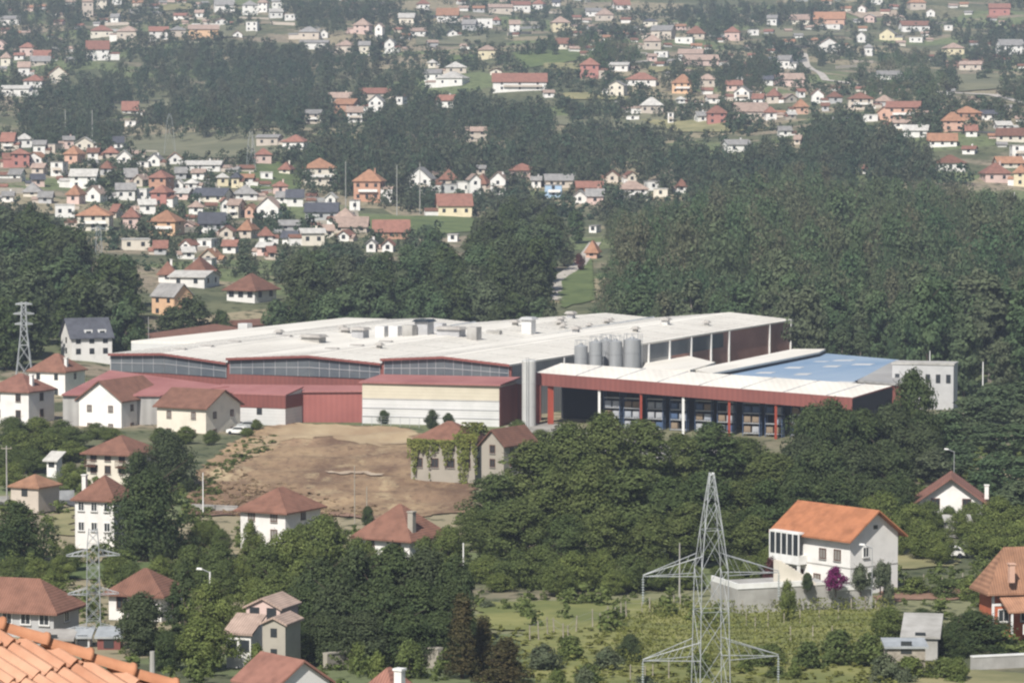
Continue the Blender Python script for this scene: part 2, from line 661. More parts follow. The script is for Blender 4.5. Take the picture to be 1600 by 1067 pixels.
def roof_mb(w, d, e, rise, kind, over, t=0.22):
    a = MB()
    if kind == 'h':
        W2, D2 = w / 2 + over, d / 2 + over
        zo = e - over * rise / (d / 2)
        rl = max((w - d) / 2, 0.15) if w >= d else 0.15
        rd = 0.0 if w >= d else (d - w) / 2
        b = [(-W2, -D2, zo), (W2, -D2, zo), (W2, D2, zo), (-W2, D2, zo)]
        tp = [(x, y, z + t) for x, y, z in b]
        r0, r1 = (-rl, 0, e + rise + t), (rl, 0, e + rise + t)
        if rd:
            r0, r1 = (0, -rd, e + rise + t), (0, rd, e + rise + t)
        a.poly([b[3], b[2], b[1], b[0]])
        for i in range(4):
            j = (i + 1) % 4
            a.poly([b[i], b[j], tp[j], tp[i]])
        if rd:
            a.poly([tp[0], tp[1], r0])
            a.poly([tp[1], tp[2], r1, r0])
            a.poly([tp[2], tp[3], r1])
            a.poly([tp[3], tp[0], r0, r1])
        else:
            a.poly([tp[0], tp[1], r1, r0])
            a.poly([tp[1], tp[2], r1])
            a.poly([tp[2], tp[3], r0, r1])
            a.poly([tp[3], tp[0], r0])
    elif kind in 'xy':
        if kind == 'x':
            L2, D2, tr = w / 2 + over, d / 2, lambda u, v, z: (u, v, z)
        else:
            L2, D2, tr = d / 2 + over, w / 2, lambda u, v, z: (v, u, z)
        sl_ = rise / D2
        for sg in (-1, 1):
            ring = [(-L2, 0, e + rise + 0.02), (L2, 0, e + rise + 0.02), (L2, sg * (D2 + over), e - over * sl_ + 0.02), (-L2, sg * (D2 + over), e - over * sl_ + 0.02)]
            q = [tr(*p) for p in ring]
            a.hexa(q, [(x, y, z + t) for x, y, z in q])
    elif kind == 'f':
        a.box(-w / 2 - 0.15, w / 2 + 0.15, -d / 2 - 0.15, d / 2 + 0.15, e, e + 0.35)
    elif kind == 's':                               # single pitch, high at the back
        q = [(-w / 2 - over, -d / 2 - over, e - over * rise / d), (w / 2 + over, -d / 2 - over, e - over * rise / d), (w / 2 + over, d / 2 + over, e + rise + over * rise / d), (-w / 2 - over, d / 2 + over, e + rise + over * rise / d)]
        a.hexa([(x, y, z + 0.02) for x, y, z in q], [(x, y, z + 0.02 + t) for x, y, z in q])
    return a


def wall_mb(w, d, e, rise, kind, low=-1.5):
    a = MB()
    if kind == 'x':
        sec = [(-d / 2, low), (-d / 2, e), (0, e + rise), (d / 2, e), (d / 2, low)]
        a.hexa([(-w / 2, y, z) for y, z in sec], [(w / 2, y, z) for y, z in sec])
    elif kind == 'y':
        sec = [(-w / 2, low), (w / 2, low), (w / 2, e), (0, e + rise), (-w / 2, e)]
        a.hexa([(x, d / 2, z) for x, z in sec], [(x, -d / 2, z) for x, z in sec])
    elif kind == 's':
        sec = [(-d / 2, low), (-d / 2, e), (d / 2, e + rise), (d / 2, low)]
        a.hexa([(-w / 2, y, z) for y, z in sec], [(w / 2, y, z) for y, z in sec])
    else:
        a.box(-w / 2, w / 2, -d / 2, d / 2, low, e - 0.002 if kind == 'f' else e)
    return a


RCOL = {'orange': 'orange', 'red': 'rust red', 'brown': 'brown', 'pale': 'pale clay', 'grey': 'grey', 'slate': 'dark slate', 'light': 'whitish'}
RKIND = {'h': 'hipped', 'x': 'gabled', 'y': 'front-gabled', 'f': 'flat', 's': 'lean-to'}


def house(loc, rz, w, d, e, rise, kind, wall, roof, label=None, group=None, name='house', cat='house', over=0.45, style='plain', wins=None,
          side=True, chim=(), low=-1.5, wsize=(1.1, 1.25), door=False, wallmat=None, roofmat=None):
    o = empty(name, loc, rz, label, cat, group)
    wall_mb(w, d, e, rise, kind, low).build('wall', wallmat or 'plaster ' + wall, o)
    r = roof_mb(w, d, e, rise, kind, over).build('roof', roofmat or 'tiles ' + roof, o)
    nx, nf = wins if wins else (max(1, min(3, int(w / 3.2))), max(1, min(2, int(e / 2.7))))
    fh = e / nf
    ww, wh = wsize
    for f in range(nf):
        z = f * fh + fh * 0.38
        for i in range(nx):
            x = -w / 2 + w * (i + 0.5) / nx
            if door and f == 0 and i == nx // 2:
                window(o, x, -d / 2, 0.15, 0, 1.15, 2.0, 'plain', 'door')
                continue
            window(o, x, -d / 2, z, 0, ww, wh, style)
    if side:
        loc = Vector(loc)
        rt = Vector((math.cos(rz), math.sin(rz), 0))
        sg = 1 if rt.dot(-loc) > 0 else -1
        for f in range(nf):
            for i in range(1 if d < 9 else 2):
                y = -d / 2 + d * (i + 0.5) / (1 if d < 9 else 2)
                window(o, sg * w / 2, y, f * fh + fh * 0.38, sg * math.pi / 2, ww, wh, style)
    for cx, cy in chim:
        c = MB()
        zt_ = e + rise * max(0.3, 1 - abs(cx if kind == 'y' else cy) / ((w if kind == 'y' else d) / 2)) + 1.0
        c.box(cx - 0.3, cx + 0.3, cy - 0.3, cy + 0.3, e, zt_)
        c.box(cx - 0.4, cx + 0.4, cy - 0.4, cy + 0.4, zt_, zt_ + 0.15)
        c.build('chimney', 'plaster ' + (wall if wall != 'slate' else 'white'), r)
    return o


WC = dict(w='white', c='cream', y='yellow', b='beige', p='pink', s='salmon', r='red', k='brick', g='grey', t='stone', h='peach', u='blue')
RC = dict(o='orange', r='red', n='brown', p='pale', g='grey', s='slate', l='light')
# every house of the far town, measured in photo pixels: left right apex eave base, wall, roof, roof kind
TOWN = """0 24 206 220 236 b r x|22 51 209 217 231 w l h|50 72 220 226 242 w g x|74 92 220 226 240 b g f|12 46 233 240 262 r r h|100 130 229 240 256 s o h
135 155 232 238 250 w n x|160 185 229 238 247 b r h|180 206 235 245 256 w l y|80 102 250 254 276 w g f|108 152 265 275 295 w l x|190 215 264 276 287 b g x
208 232 268 280 292 b p y|232 269 267 277 302 k r h|178 212 287 296 313 w g x|215 235 290 296 313 w l f|235 270 290 300 323 r r h|103 131 290 303 319 p o h
132 165 290 302 316 w p y|83 115 315 321 340 w l f|119 172 322 336 361 c o h|190 218 325 338 358 p r h|172 190 320 330 341 b r x|232 285 330 345 368 h o h
282 345 252 258 267 w l x|335 358 271 277 291 y l h|360 378 270 277 294 y s h|300 360 295 306 316 c s x|340 358 306 314 333 w r y|355 381 312 320 341 c p x
362 402 290 302 313 w g h|381 402 318 326 341 s o y|308 352 333 348 363 g s x|372 402 344 358 373 b o h|185 232 368 375 391 c l f|310 338 370 375 389 w l f
312 345 381 400 412 b o y|303 334 400 406 421 w g f|278 305 390 397 405 w l x|243 277 410 427 442 w n h|288 334 408 426 434 b n h|265 337 425 433 449 w l x
0 22 300 306 316 w g x|33 65 287 300 308 c g h|0 15 240 246 262 g n x|48 72 256 262 274 b p x|58 82 300 308 318 g g x|155 178 252 262 274 g n h
214 232 246 254 262 w g f|270 292 262 270 280 g g x|236 262 378 388 398 g r x|346 372 376 384 396 w r x|412 432 386 394 406 b r x|430 452 300 308 318 w g x
400 440 211 215 229 b g x|441 482 211 221 234 w r h|396 425 232 241 257 p r h|435 460 254 264 273 c r h|405 425 265 270 281 w l f|470 526 248 262 290 c o h
552 601 266 282 316 k o h|546 562 309 314 329 w g f|636 680 262 279 304 w g y|670 687 262 272 281 c p y|685 717 265 279 292 b n h|683 713 285 289 302 g g f
714 741 281 285 302 w l f|728 752 266 280 308 w p y|742 767 270 286 302 b n h|765 796 264 280 306 w p y|680 738 304 321 339 y r x|445 475 297 308 323 w s x
475 528 318 331 346 g s x|400 440 308 323 341 w p y|522 556 326 338 351 b p h|520 575 340 354 364 b p x|400 428 355 367 381 w r h|432 470 345 352 364 g g x
465 508 358 364 384 c l x|500 523 352 360 372 c p x|400 430 380 386 400 p l x|570 590 371 380 394 w g y|595 618 369 382 394 w r y|580 640 345 362 374 k r x
700 716 363 368 378 w l f|790 842 256 266 280 p r h|850 908 273 282 294 b g x|852 878 286 290 309 u g f|898 944 284 293 304 k r x|893 923 298 307 318 w g y
915 945 296 306 320 p g x|962 1014 284 295 314 w p h|1008 1029 278 284 298 w g f|1022 1045 288 296 308 c l f|1056 1075 280 290 302 w n h|914 940 380 396 404 s o h
922 938 349 354 364 w g f|1342 1355 260 264 272 w r x|1462 1512 243 254 268 w n h|1536 1580 255 270 286 p r h|1584 1612 258 269 292 y o h|1582 1610 224 228 250 w l f
1556 1600 246 255 263 c o x|1450 1500 209 220 230 w o x|1395 1428 187 192 201 w p x|1412 1456 196 204 215 w l x|1472 1508 176 188 206 s o h|1558 1610 201 212 222 c n x
126 146 -6 2 27 b p h|150 171 -9 0 15 c g h|172 188 22 27 36 w g x|138 176 40 48 59 c r h|132 170 64 77 95 w r x|30 55 67 74 88 p r h
50 79 79 88 98 w r x|0 18 82 90 104 c p h|26 47 97 105 120 w p x|44 78 88 96 103 b g x|72 106 104 116 131 c o y|36 70 117 126 137 w r h
0 47 134 139 151 w l x|0 33 25 30 40 w g x|182 218 41 49 62 b p h|230 263 42 49 64 w r x|262 291 41 47 58 b g h|292 341 39 46 61 h p x
332 366 -3 8 20 w g x|376 403 1 8 24 w g h|385 403 29 35 50 w l f|174 189 -10 -3 8 w g f|188 216 159 172 179 w r x|196 213 187 190 198 w l f
402 420 -4 4 20 w p h|424 441 -6 2 14 w g x|418 442 14 19 29 w l x|446 464 19 23 31 w l f|466 500 42 50 62 b g h|498 513 45 52 60 w l y
552 581 29 39 54 p p h|585 601 32 42 62 w p y|600 619 59 67 84 w g y|622 649 21 28 40 c l x|640 666 44 49 57 w p x|650 671 -1 6 16 w r h
682 717 13 24 36 w o x|745 769 25 30 43 w l f|722 746 31 38 48 g g x|762 801 7 12 22 b p x|746 777 71 78 93 y p h|468 513 63 67 78 w g x
525 556 63 71 84 b p h|560 579 65 71 84 c g x|694 729 97 105 116 b l h|662 691 109 115 126 w g x|682 732 112 122 135 w l h|770 854 115 128 143 w r x
512 553 145 153 163 c p x|522 561 155 163 182 k o x|560 613 138 146 156 b r x|540 567 167 175 192 w p x|575 603 149 159 175 w g y|620 634 147 152 164 w g f
682 713 149 157 169 w r x|725 761 199 205 222 b p x|475 506 172 178 194 b g x|798 829 2 8 19 w r x|832 853 -1 6 16 w r h|957 985 -1 8 16 w r x
914 941 13 18 26 w g x|930 961 14 23 33 b p h|860 891 26 35 50 y p h|795 813 32 38 52 w p x|1005 1035 55 64 78 b p h|1056 1085 56 59 69 w l f
1018 1056 40 48 62 b g x|1072 1105 41 52 62 b n h|1023 1045 77 81 90 w l f|1060 1101 77 84 96 w p x|1068 1123 86 94 103 p p x|1132 1159 42 50 64 p r h
1170 1185 43 47 56 w g f|952 986 98 102 112 w l x|906 939 91 101 123 r r h|978 1029 114 124 135 w r h|950 981 127 134 152 c g y|1050 1086 117 129 147 h o h
1090 1123 116 124 136 b p h|1134 1161 126 133 143 p r x|1147 1177 135 144 158 w g y|1175 1197 147 154 166 w r x|1000 1037 153 164 178 b l h|1044 1054 173 177 194 w l f
1085 1107 175 181 192 w g x|1104 1137 166 176 195 r r h|1147 1201 161 174 188 b p x|1130 1174 219 226 238 w g x|979 999 179 182 189 w l f|847 867 141 145 153 w p x
1360 1381 -7 -2 8 w g x|1420 1447 -6 4 16 b o h|1546 1581 6 13 25 r r x|1198 1217 24 29 40 w g x|1272 1323 19 30 40 s o x|1283 1318 36 39 47 w l f
1235 1271 23 31 39 c p x|1407 1453 33 40 50 w n x|1375 1404 45 53 64 y g y|1338 1356 50 56 67 w g y|1422 1444 56 59 67 w l f|1278 1313 60 70 83 w p y
1350 1367 69 74 88 w g h|1475 1507 67 75 86 y p h|1560 1601 62 71 87 w g x|1476 1489 37 40 48 w g f|1215 1241 87 94 108 w g x|1212 1257 115 124 136 p p x
1198 1223 138 149 162 b r h|1244 1259 139 143 153 w r x|1240 1264 155 166 179 s o h|1267 1289 137 148 162 w r y|1292 1317 143 151 162 g n h|1194 1215 167 175 188 w r h
1325 1367 145 154 172 b n h|1367 1401 149 158 168 g p h|1386 1444 159 168 190 s r x|1370 1396 167 175 187 s o y|1350 1374 175 180 190 w l f|1492 1534 167 176 188 k o h
1370 1409 111 117 125 w g x|1508 1530 196 204 214 w r x|1215 1238 198 204 214 w g x|1240 1256 212 218 226 b p x|868 890 60 68 78 c n x|1500 1540 96 101 110 b p x"""


def ordinal(i, n):
    names = ['first', 'second', 'third', 'fourth', 'fifth', 'sixth', 'seventh', 'eighth', 'ninth', 'tenth', 'eleventh', 'twelfth', 'thirteenth', 'fourteenth']
    if i == 0:
        return 'leftmost'
    if i == n - 1:
        return 'rightmost'
    return names[i] + ' from left'


PLACES = [
    (-99, 62, [(150, 'above the left end of the long wood'), (262, 'on the left hilltop'), (350, 'above the middle of the long wood'),
               (470, 'left of the blue-grey wood up top'), (621, 'just below the blue-grey wood up top'), (802, 'right of the blue-grey wood up top'),
               (1000, 'on the hillside above the red house'), (1190, 'around the long white slab'), (1350, 'on the hillside above the white track'),
               (1465, 'on the hilltop beyond the white track'), (9999, 'at the upper right hill edge')]),
    (62, 150, [(180, 'beside the left end of the long wood'), (640, 'above the right end of the long wood'), (865, 'between the two middle woods'),
               (1000, 'below the pale terraces mid-hill'), (1142, 'on the terraces right of the red house'), (1290, 'beside the white dirt track'),
               (1440, 'right of the white dirt track'), (9999, 'on the far right slope')]),
    (150, 202, [(480, 'on the fields behind the left village'), (640, 'in the clearing right of the long wood'), (1000, 'on the slope behind the middle wood'),
                (1205, 'along the pale field mid-hill'), (1300, 'below the white dirt track'), (1420, 'in the hamlet above the right forest'), (9999, 'by the right-hand road mid-hill')]),
    (202, 262, [(100, 'at the back left of the village'), (270, 'at the back middle of the village'), (500, 'at the back right of the village'),
                (1200, 'among the middle wood'), (9999, 'above the right forest edge')]),
    (262, 300, [(110, 'in the left rows of the village'), (300, 'in the middle rows of the village'), (540, 'at the right side of the village'),
                (860, 'in the row behind the centre wood'), (1200, 'behind the ridge of the right forest'), (9999, 'on the right forest edge')]),
    (300, 345, [(110, 'low in the left village'), (240, 'low in the middle of the village'), (300, 'by the peach house in the village'), (420, 'low on the right of the village'),
                (600, 'on the meadow edge of the village'), (860, 'by the green meadow behind the centre wood'), (9999, 'just behind the right forest')]),
    (345, 999, [(240, 'above the dark left wood'), (300, 'right of the dark left wood'), (420, 'at the foot of the village'), (600, 'between the village and centre wood'),
                (9999, 'in the gap of the forest')])]


def place_of(x, r):
    for a, b, l in PLACES:
        if a < r <= b:
            for xm, ph in l:
                if x < xm:
                    return ph
    return 'on the hillside'


GH = random.Random(11)
specs = []
for ln in TOWN.replace('\n', '|').split('|'):
    a = ln.split()
    xl, xr, ap, ev, ba = map(float, a[:5])
    specs.append((xl, xr, ap, ev, ba, WC[a[5]], RC[a[6]], a[7]))
# the smaller houses between them, filling the village and the hamlets
FILL = [([(0, 225), (110, 225), (230, 240), (330, 275), (420, 290), (540, 315), (600, 345), (560, 380), (430, 385), (340, 400), (290, 395), (230, 365), (120, 340), (60, 315), (0, 310)], 40, 20, 34, 1.0),
        ([(0, 75), (80, 75), (60, 130), (0, 140)], 2, 16, 24, .7), ([(130, 5), (400, 5), (430, 25), (400, 60), (170, 70)], 4, 14, 24, .6),
        ([(540, 20), (830, 5), (830, 50), (600, 90), (520, 60)], 3, 13, 22, .6), ([(830, 10), (960, 5), (960, 45), (860, 50)], 1, 13, 22, .6),
        ([(990, 40), (1110, 45), (1110, 100), (1010, 105)], 3, 14, 24, .6), ([(960, 120), (1200, 125), (1260, 150), (1420, 160), (1400, 185), (1100, 190), (980, 165)], 6, 15, 26, .7),
        ([(1220, 15), (1480, 10), (1520, 60), (1400, 66), (1220, 50)], 3, 13, 22, .6), ([(1400, 170), (1600, 185), (1600, 275), (1490, 240)], 3, 18, 28, .8),
        ([(640, 100), (760, 95), (860, 120), (700, 140)], 2, 15, 24, .7), ([(640, 262), (900, 275), (1060, 285), (900, 305), (700, 300)], 4, 18, 28, .9)]
g_ = random.Random(31)
nf0 = 0
for poly_, n, wa, wb, hs in FILL:
    tries = got = 0
    while got < n and tries < 400:
        tries += 1
        x, r = g_.uniform(min(p[0] for p in poly_), max(p[0] for p in poly_)), g_.uniform(min(p[1] for p in poly_), max(p[1] for p in poly_))
        if not inside(poly_, x, r):
            continue
        w = g_.uniform(wa, wb)
        eh, rh = g_.uniform(9, 15) * hs, g_.uniform(5, 9) * hs
        bb = (x - w / 2, x + w / 2, r - eh - rh, r - eh, r)
        bad = 0
        for s in specs:
            ow = min(bb[1], s[1]) - max(bb[0], s[0])
            oh = min(bb[4], s[4]) - max(bb[2], s[2])
            if ow > 0 and oh > 0 and ow * oh > 0.22 * min((bb[1] - bb[0]) * (bb[4] - bb[2]), (s[1] - s[0]) * (s[4] - s[2])):
                bad = 1
                break
        if bad or (300 < x < 480 and 205 < r < 238) or (560 < x < 760 and 335 < r < 365):
            continue
        specs.append((*bb, g_.choice(['white'] * 6 + ['cream', 'beige', 'grey', 'pink', 'white', 'stone']), g_.choice(['red', 'brown', 'pale', 'grey', 'pale', 'brown', 'orange', 'light', 'slate']), g_.choice('hxyyxx')))
        got += 1
# beyond the three hundred largest: the tiny ones of the far slope, one body
TINY = [([(0, -8), (430, -8), (430, 60), (180, 72), (0, 150)], 42), ([(520, -8), (1030, -8), (1000, 60), (860, 60), (600, 100)], 36), ([(880, 60), (1250, 40), (1250, 185), (960, 180)], 42), ([(1240, -8), (1620, -8), (1620, 110), (1250, 80)], 36), ([(1230, 130), (1620, 150), (1620, 240), (1480, 220), (1400, 185)], 20), ([(0, 215), (330, 250), (560, 330), (420, 390), (130, 335), (0, 305)], 50)]
tv, tf, tm = [], [], []
TM = ['plaster white', 'plaster cream', 'plaster grey', 'plaster beige', 'plaster pink', 'tiles red', 'tiles brown', 'tiles pale', 'tiles grey', 'tiles orange']
taken = []
for poly_, n in TINY:
    got = tries = 0
    while got < n and tries < 900:
        tries += 1
        x, r = g_.uniform(min(p[0] for p in poly_), max(p[0] for p in poly_)), g_.uniform(min(p[1] for p in poly_), max(p[1] for p in poly_))
        if not inside(poly_, x, r) or (300 < x < 480 and 205 < r < 238):
            continue
        w = g_.uniform(9, 17) * (1.25 if r > 200 else 1)
        if any(min(x + w / 2, s[1]) - max(x - w / 2, s[0]) > 1 and min(r, s[4]) - max(r - w * .6, s[2]) > 1 for s in specs + taken):
            continue
        p = gnd(x, r, y0=650)
        if p is None:
            continue
        taken.append((x - w / 2, x + w / 2, r - w * .6, r - w * .4, r))
        got += 1
        k_ = p.y / F
        W_, D_, e_, ri = w * k_, w * k_ * .8, w * k_ * g_.uniform(.28, .42), w * k_ * .2
        a = g_.uniform(-.4, .4)
        wm, rm = g_.choice([0, 0, 0, 0, 1, 2, 3, 3, 4]), g_.choice([5, 6, 6, 7, 7, 8, 9])
        for mb, mi in ((wall_mb(W_, D_, e_, ri, 'x', -3), wm), (roof_mb(W_, D_, e_, ri, 'x', .5, .3), rm)):
            n0 = len(tv)
            tv += [(p.x + vx * math.cos(a) - vy * math.sin(a), p.y + D_ / 2 + vx * math.sin(a) + vy * math.cos(a), p.z + vz) for vx, vy, vz in mb.v]
            tf += [tuple(i + n0 for i in f) for f in mb.f]
            tm += [mi] * len(mb.f)
me_ = bpy.data.meshes.new('distant_houses')
me_.from_pydata(tv, [], tf)
for n_ in TM:
    me_.materials.append(MATS[n_])
me_.polygons.foreach_set('material_index', tm)
tag(link('distant_houses', me_), 'tiny pale houses speckled over the hazy far slope', 'houses', kind='stuff')
TINYBOX = taken
desc = {}
for k, s in enumerate(specs):
    ph = place_of((s[0] + s[1]) / 2, s[4])
    what = 'building' if s[7] == 'f' else 'house'
    long_ = (s[1] - s[0]) / max(s[4] - s[3], 1.0)
    size = 'long ' if long_ > 3.6 else ('tall ' if s[4] - s[3] > 19 and long_ < 2.4 else ('small ' if (s[1] - s[0]) < 18 else ''))
    d_ = f"{size}{s[5]} {what}, {RCOL[s[6]]} {RKIND[s[7]]} roof,"
    desc.setdefault((d_, ph), []).append(k)
labels = {}
for (d_, ph), ks in desc.items():
    ks.sort(key=lambda k: specs[k][0])
    for i, k in enumerate(ks):
        labels[k] = f"{d_} {ph}" if len(ks) == 1 else f"{d_[:-1]}, {ordinal(i, len(ks))}, {ph}"
for k, (xl, xr, ap, ev, ba, wc, rc, kd) in enumerate(specs):
    cx = 0.5 * (xl + xr)
    p = gnd(cx, ba, y0=650)
    if p is None:
        continue
    k_ = p.y / F
    Wd = (xr - xl) * k_ * 1.04
    e = max((ba - ev) * k_, 2.2)
    rise = max((ev - ap) * k_, 0.5)
    th = GH.uniform(-0.32, 0.22)
    dep = min(max(Wd * GH.uniform(0.7, 1.0), 7.0), 13.0)
    over = 0.6
    w = (Wd - dep * abs(math.sin(th)) * 0.7) / math.cos(th)
    w = max(w, Wd * 0.62) - 2 * over * (kd != 'f')
    if kd in 'hx':
        rise = min(rise, dep * 0.5)
    else:
        rise = min(rise, w * 0.45)
    nx = max(1, min(3, int(w / 3.4)))
    nf = 2 if e > 4.6 else 1
    if p.y > 1700:
        nx, nf = min(nx, 2), 1 if e < 6 else 2
    o = house((p.x, p.y + dep / 2, p.z), th, w, dep, e, rise, kd, wc, rc, labels[k], 'houses of the far town', over=over, wins=(nx, nf),
              side=p.y < 1600, low=-3.0, chim=((w * 0.2, 0.5),) if (k % 3 == 0 and kd != 'f' and p.y < 1700) else (), wsize=(1.2, 1.4))
    keep(xl, xr, ap, ba - 1, p.y)
    if kd != 'f' and k % 2 == 0 and p.y < 2300:      # lower side wing under its own roof
        sg = GH.choice((-1, 1))
        ww_, wd_, we = w * GH.uniform(.35, .55), dep * .7, e * GH.uniform(.45, .62)
        wl_ = wall_mb(ww_, wd_, we, .9, 'x', -3.0).build('wing', 'plaster ' + GH.choice([wc, 'white', 'beige']), o)
        wl_.location = (sg * (w / 2 + ww_ / 2 + .005), -dep * .1, 0)
        roof_mb(ww_, wd_, we, .9, 'x', .25).build('wing_roof', 'tiles ' + GH.choice([rc, 'pale', 'brown']), wl_)
    if nf == 2 and p.y < 1700 and k % 3 != 1:         # balcony slab with a railing
        bl_ = MB()
        bl_.box(-w * .3, w * .42, -dep / 2 - 1.1, -dep / 2 - .12, e * .5 - .3, e * .5 - .12)
        bl_.box(-w * .3, w * .42, -dep / 2 - 1.1, -dep / 2 - 1.0, e * .5 - .12, e * .5 + .75)
        bl_.build('balcony', 'plaster ' + ('white' if wc != 'white' else 'beige'), o)
# ------------------------------------------------------------------ the factory
mat('white sheet roof', (0.84, 0.80, 0.72), (0.66, 0.62, 0.55), scale=0.13, rough=0.6, lo=0.42, hi=0.75, detail=7, stretch=(1, 0.25, 1), wave=(1.1, 0.07, 'X'))
mat('red cladding', (0.25, 0.088, 0.074), (0.19, 0.068, 0.058), scale=0.12, rough=0.6, lo=0.4, hi=0.7, wave=(0.9, 0.14, 'X'), stretch=(1, 1, 0.3))
mat('faded red cladding', (0.36, 0.13, 0.115), (0.27, 0.092, 0.082), scale=0.10, rough=0.7, lo=0.35, hi=0.7, wave=(0.9, 0.10, 'X'))
mat('pink sheet roof', (0.40, 0.178, 0.165), (0.29, 0.115, 0.108), scale=0.12, rough=0.65, lo=0.35, hi=0.7, wave=(0.9, 0.10, 'X'))
mat('brown cladding', (0.52, 0.29, 0.235), (0.40, 0.21, 0.17), scale=0.1, rough=0.7, wave=(0.9, 0.2, 'Y'))
mat('silo steel', (0.58, 0.58, 0.56), (0.44, 0.44, 0.43), scale=0.5, rough=0.5, metallic=0.1, stretch=(1, 1, 0.15), lo=0.3, hi=0.7)
mat('tank steel', (0.40, 0.41, 0.42), (0.27, 0.28, 0.285), scale=0.5, rough=0.5, metallic=0.2, stretch=(1, 1, 0.15), lo=0.3, hi=0.7)
mat('grey cladding', (0.46, 0.45, 0.43), (0.34, 0.33, 0.32), scale=0.1, rough=0.6, wave=(0.9, 0.2, 'Y'))
mat('strip glazing', (0.075, 0.09, 0.11), (0.13, 0.145, 0.155), scale=0.16, rough=0.35, lo=0.35, hi=0.65, spec=0.4)
mat('glazing bars', (0.45, 0.45, 0.46), (0.34, 0.34, 0.35), scale=0.5, rough=0.6)
mat('cream siding', (0.63, 0.575, 0.46), (0.53, 0.48, 0.38), scale=0.15, rough=0.7, wave=(0.6, 0.08, 'Z'))
mat('white siding', (0.68, 0.67, 0.66), (0.55, 0.55, 0.54), scale=0.15, rough=0.7, wave=(0.6, 0.08, 'Z'))
mat('blue sheet roof', (0.22, 0.33, 0.48), (0.34, 0.43, 0.54), scale=0.08, rough=0.5, wave=(1.2, 0.12, 'X'), stretch=(1, 0.25, 1))
mat('dark inside', (0.022, 0.024, 0.03), scale=0.3, rough=0.9)  # near-black that paints in shade under roofs; also plain tyre colour
mat('red paint', (0.32, 0.06, 0.035), (0.25, 0.05, 0.03), scale=0.5, rough=0.5)
mat('rack blue', (0.075, 0.12, 0.22), scale=0.8, rough=0.5)
mat('cardboard', (0.26, 0.20, 0.14), (0.20, 0.15, 0.11), scale=0.8, rough=0.9)
mat('pale wrap', (0.40, 0.41, 0.43), (0.28, 0.29, 0.32), scale=0.8, rough=0.4)
mat('shrink wrap', (0.36, 0.39, 0.44), (0.26, 0.28, 0.32), scale=0.8, rough=0.3)
mat('weathered shingle', (0.42, 0.40, 0.37), (0.28, 0.26, 0.24), scale=0.4, rough=0.9)

ORG = Vector((0, 600, -53.0))
TH = R(-26.0)
_c, _s = math.cos(-TH), math.sin(-TH)
fac = empty('factory', ORG, TH, 'sprawling white-roofed factory hall with red walls and stepped glazed gables', 'factory')


def L(p):
    q = Vector(p) - ORG
    return Vector((q.x * _c - q.y * _s, q.x * _s + q.y * _c, q.z))


def Lz(p, z):
    q = L(p)
    q.z = z + 53.0
    return q


def roof_at(px, row):
    """where a pixel's ray meets the bay roofs"""
    Y = 604.0
    while Y < 760:
        p = at(px, row, Y)
        q = L(p)
        for B in BAYS:
            for i in (0, 1):
                a, b, c, d = B['fr'][i], B['fr'][i + 1], B['bk'][i + 1], B['bk'][i]
                t = (q.y - a.y) / (d.y - a.y)
                e0, e1 = a.lerp(d, t), b.lerp(c, t)
                s = (q.x - e0.x) / (e1.x - e0.x)
                if 0 <= t <= 1 and 0 <= s <= 1 and -0.7 <= q.z - (e0.z + (e1.z - e0.z) * s) <= 0:
                    return p
        Y += 0.5
    return None


BACKD = Vector((0, 1, 0))        # local depth direction


def prism(mb, ring, e):
    e = Vector(e)
    mb.hexa([Vector(p) + e for p in ring], [Vector(p) for p in ring])


def slab(mb, ring, t):
    mb.hexa([Vector(p) - Vector((0, 0, t)) for p in ring], ring)


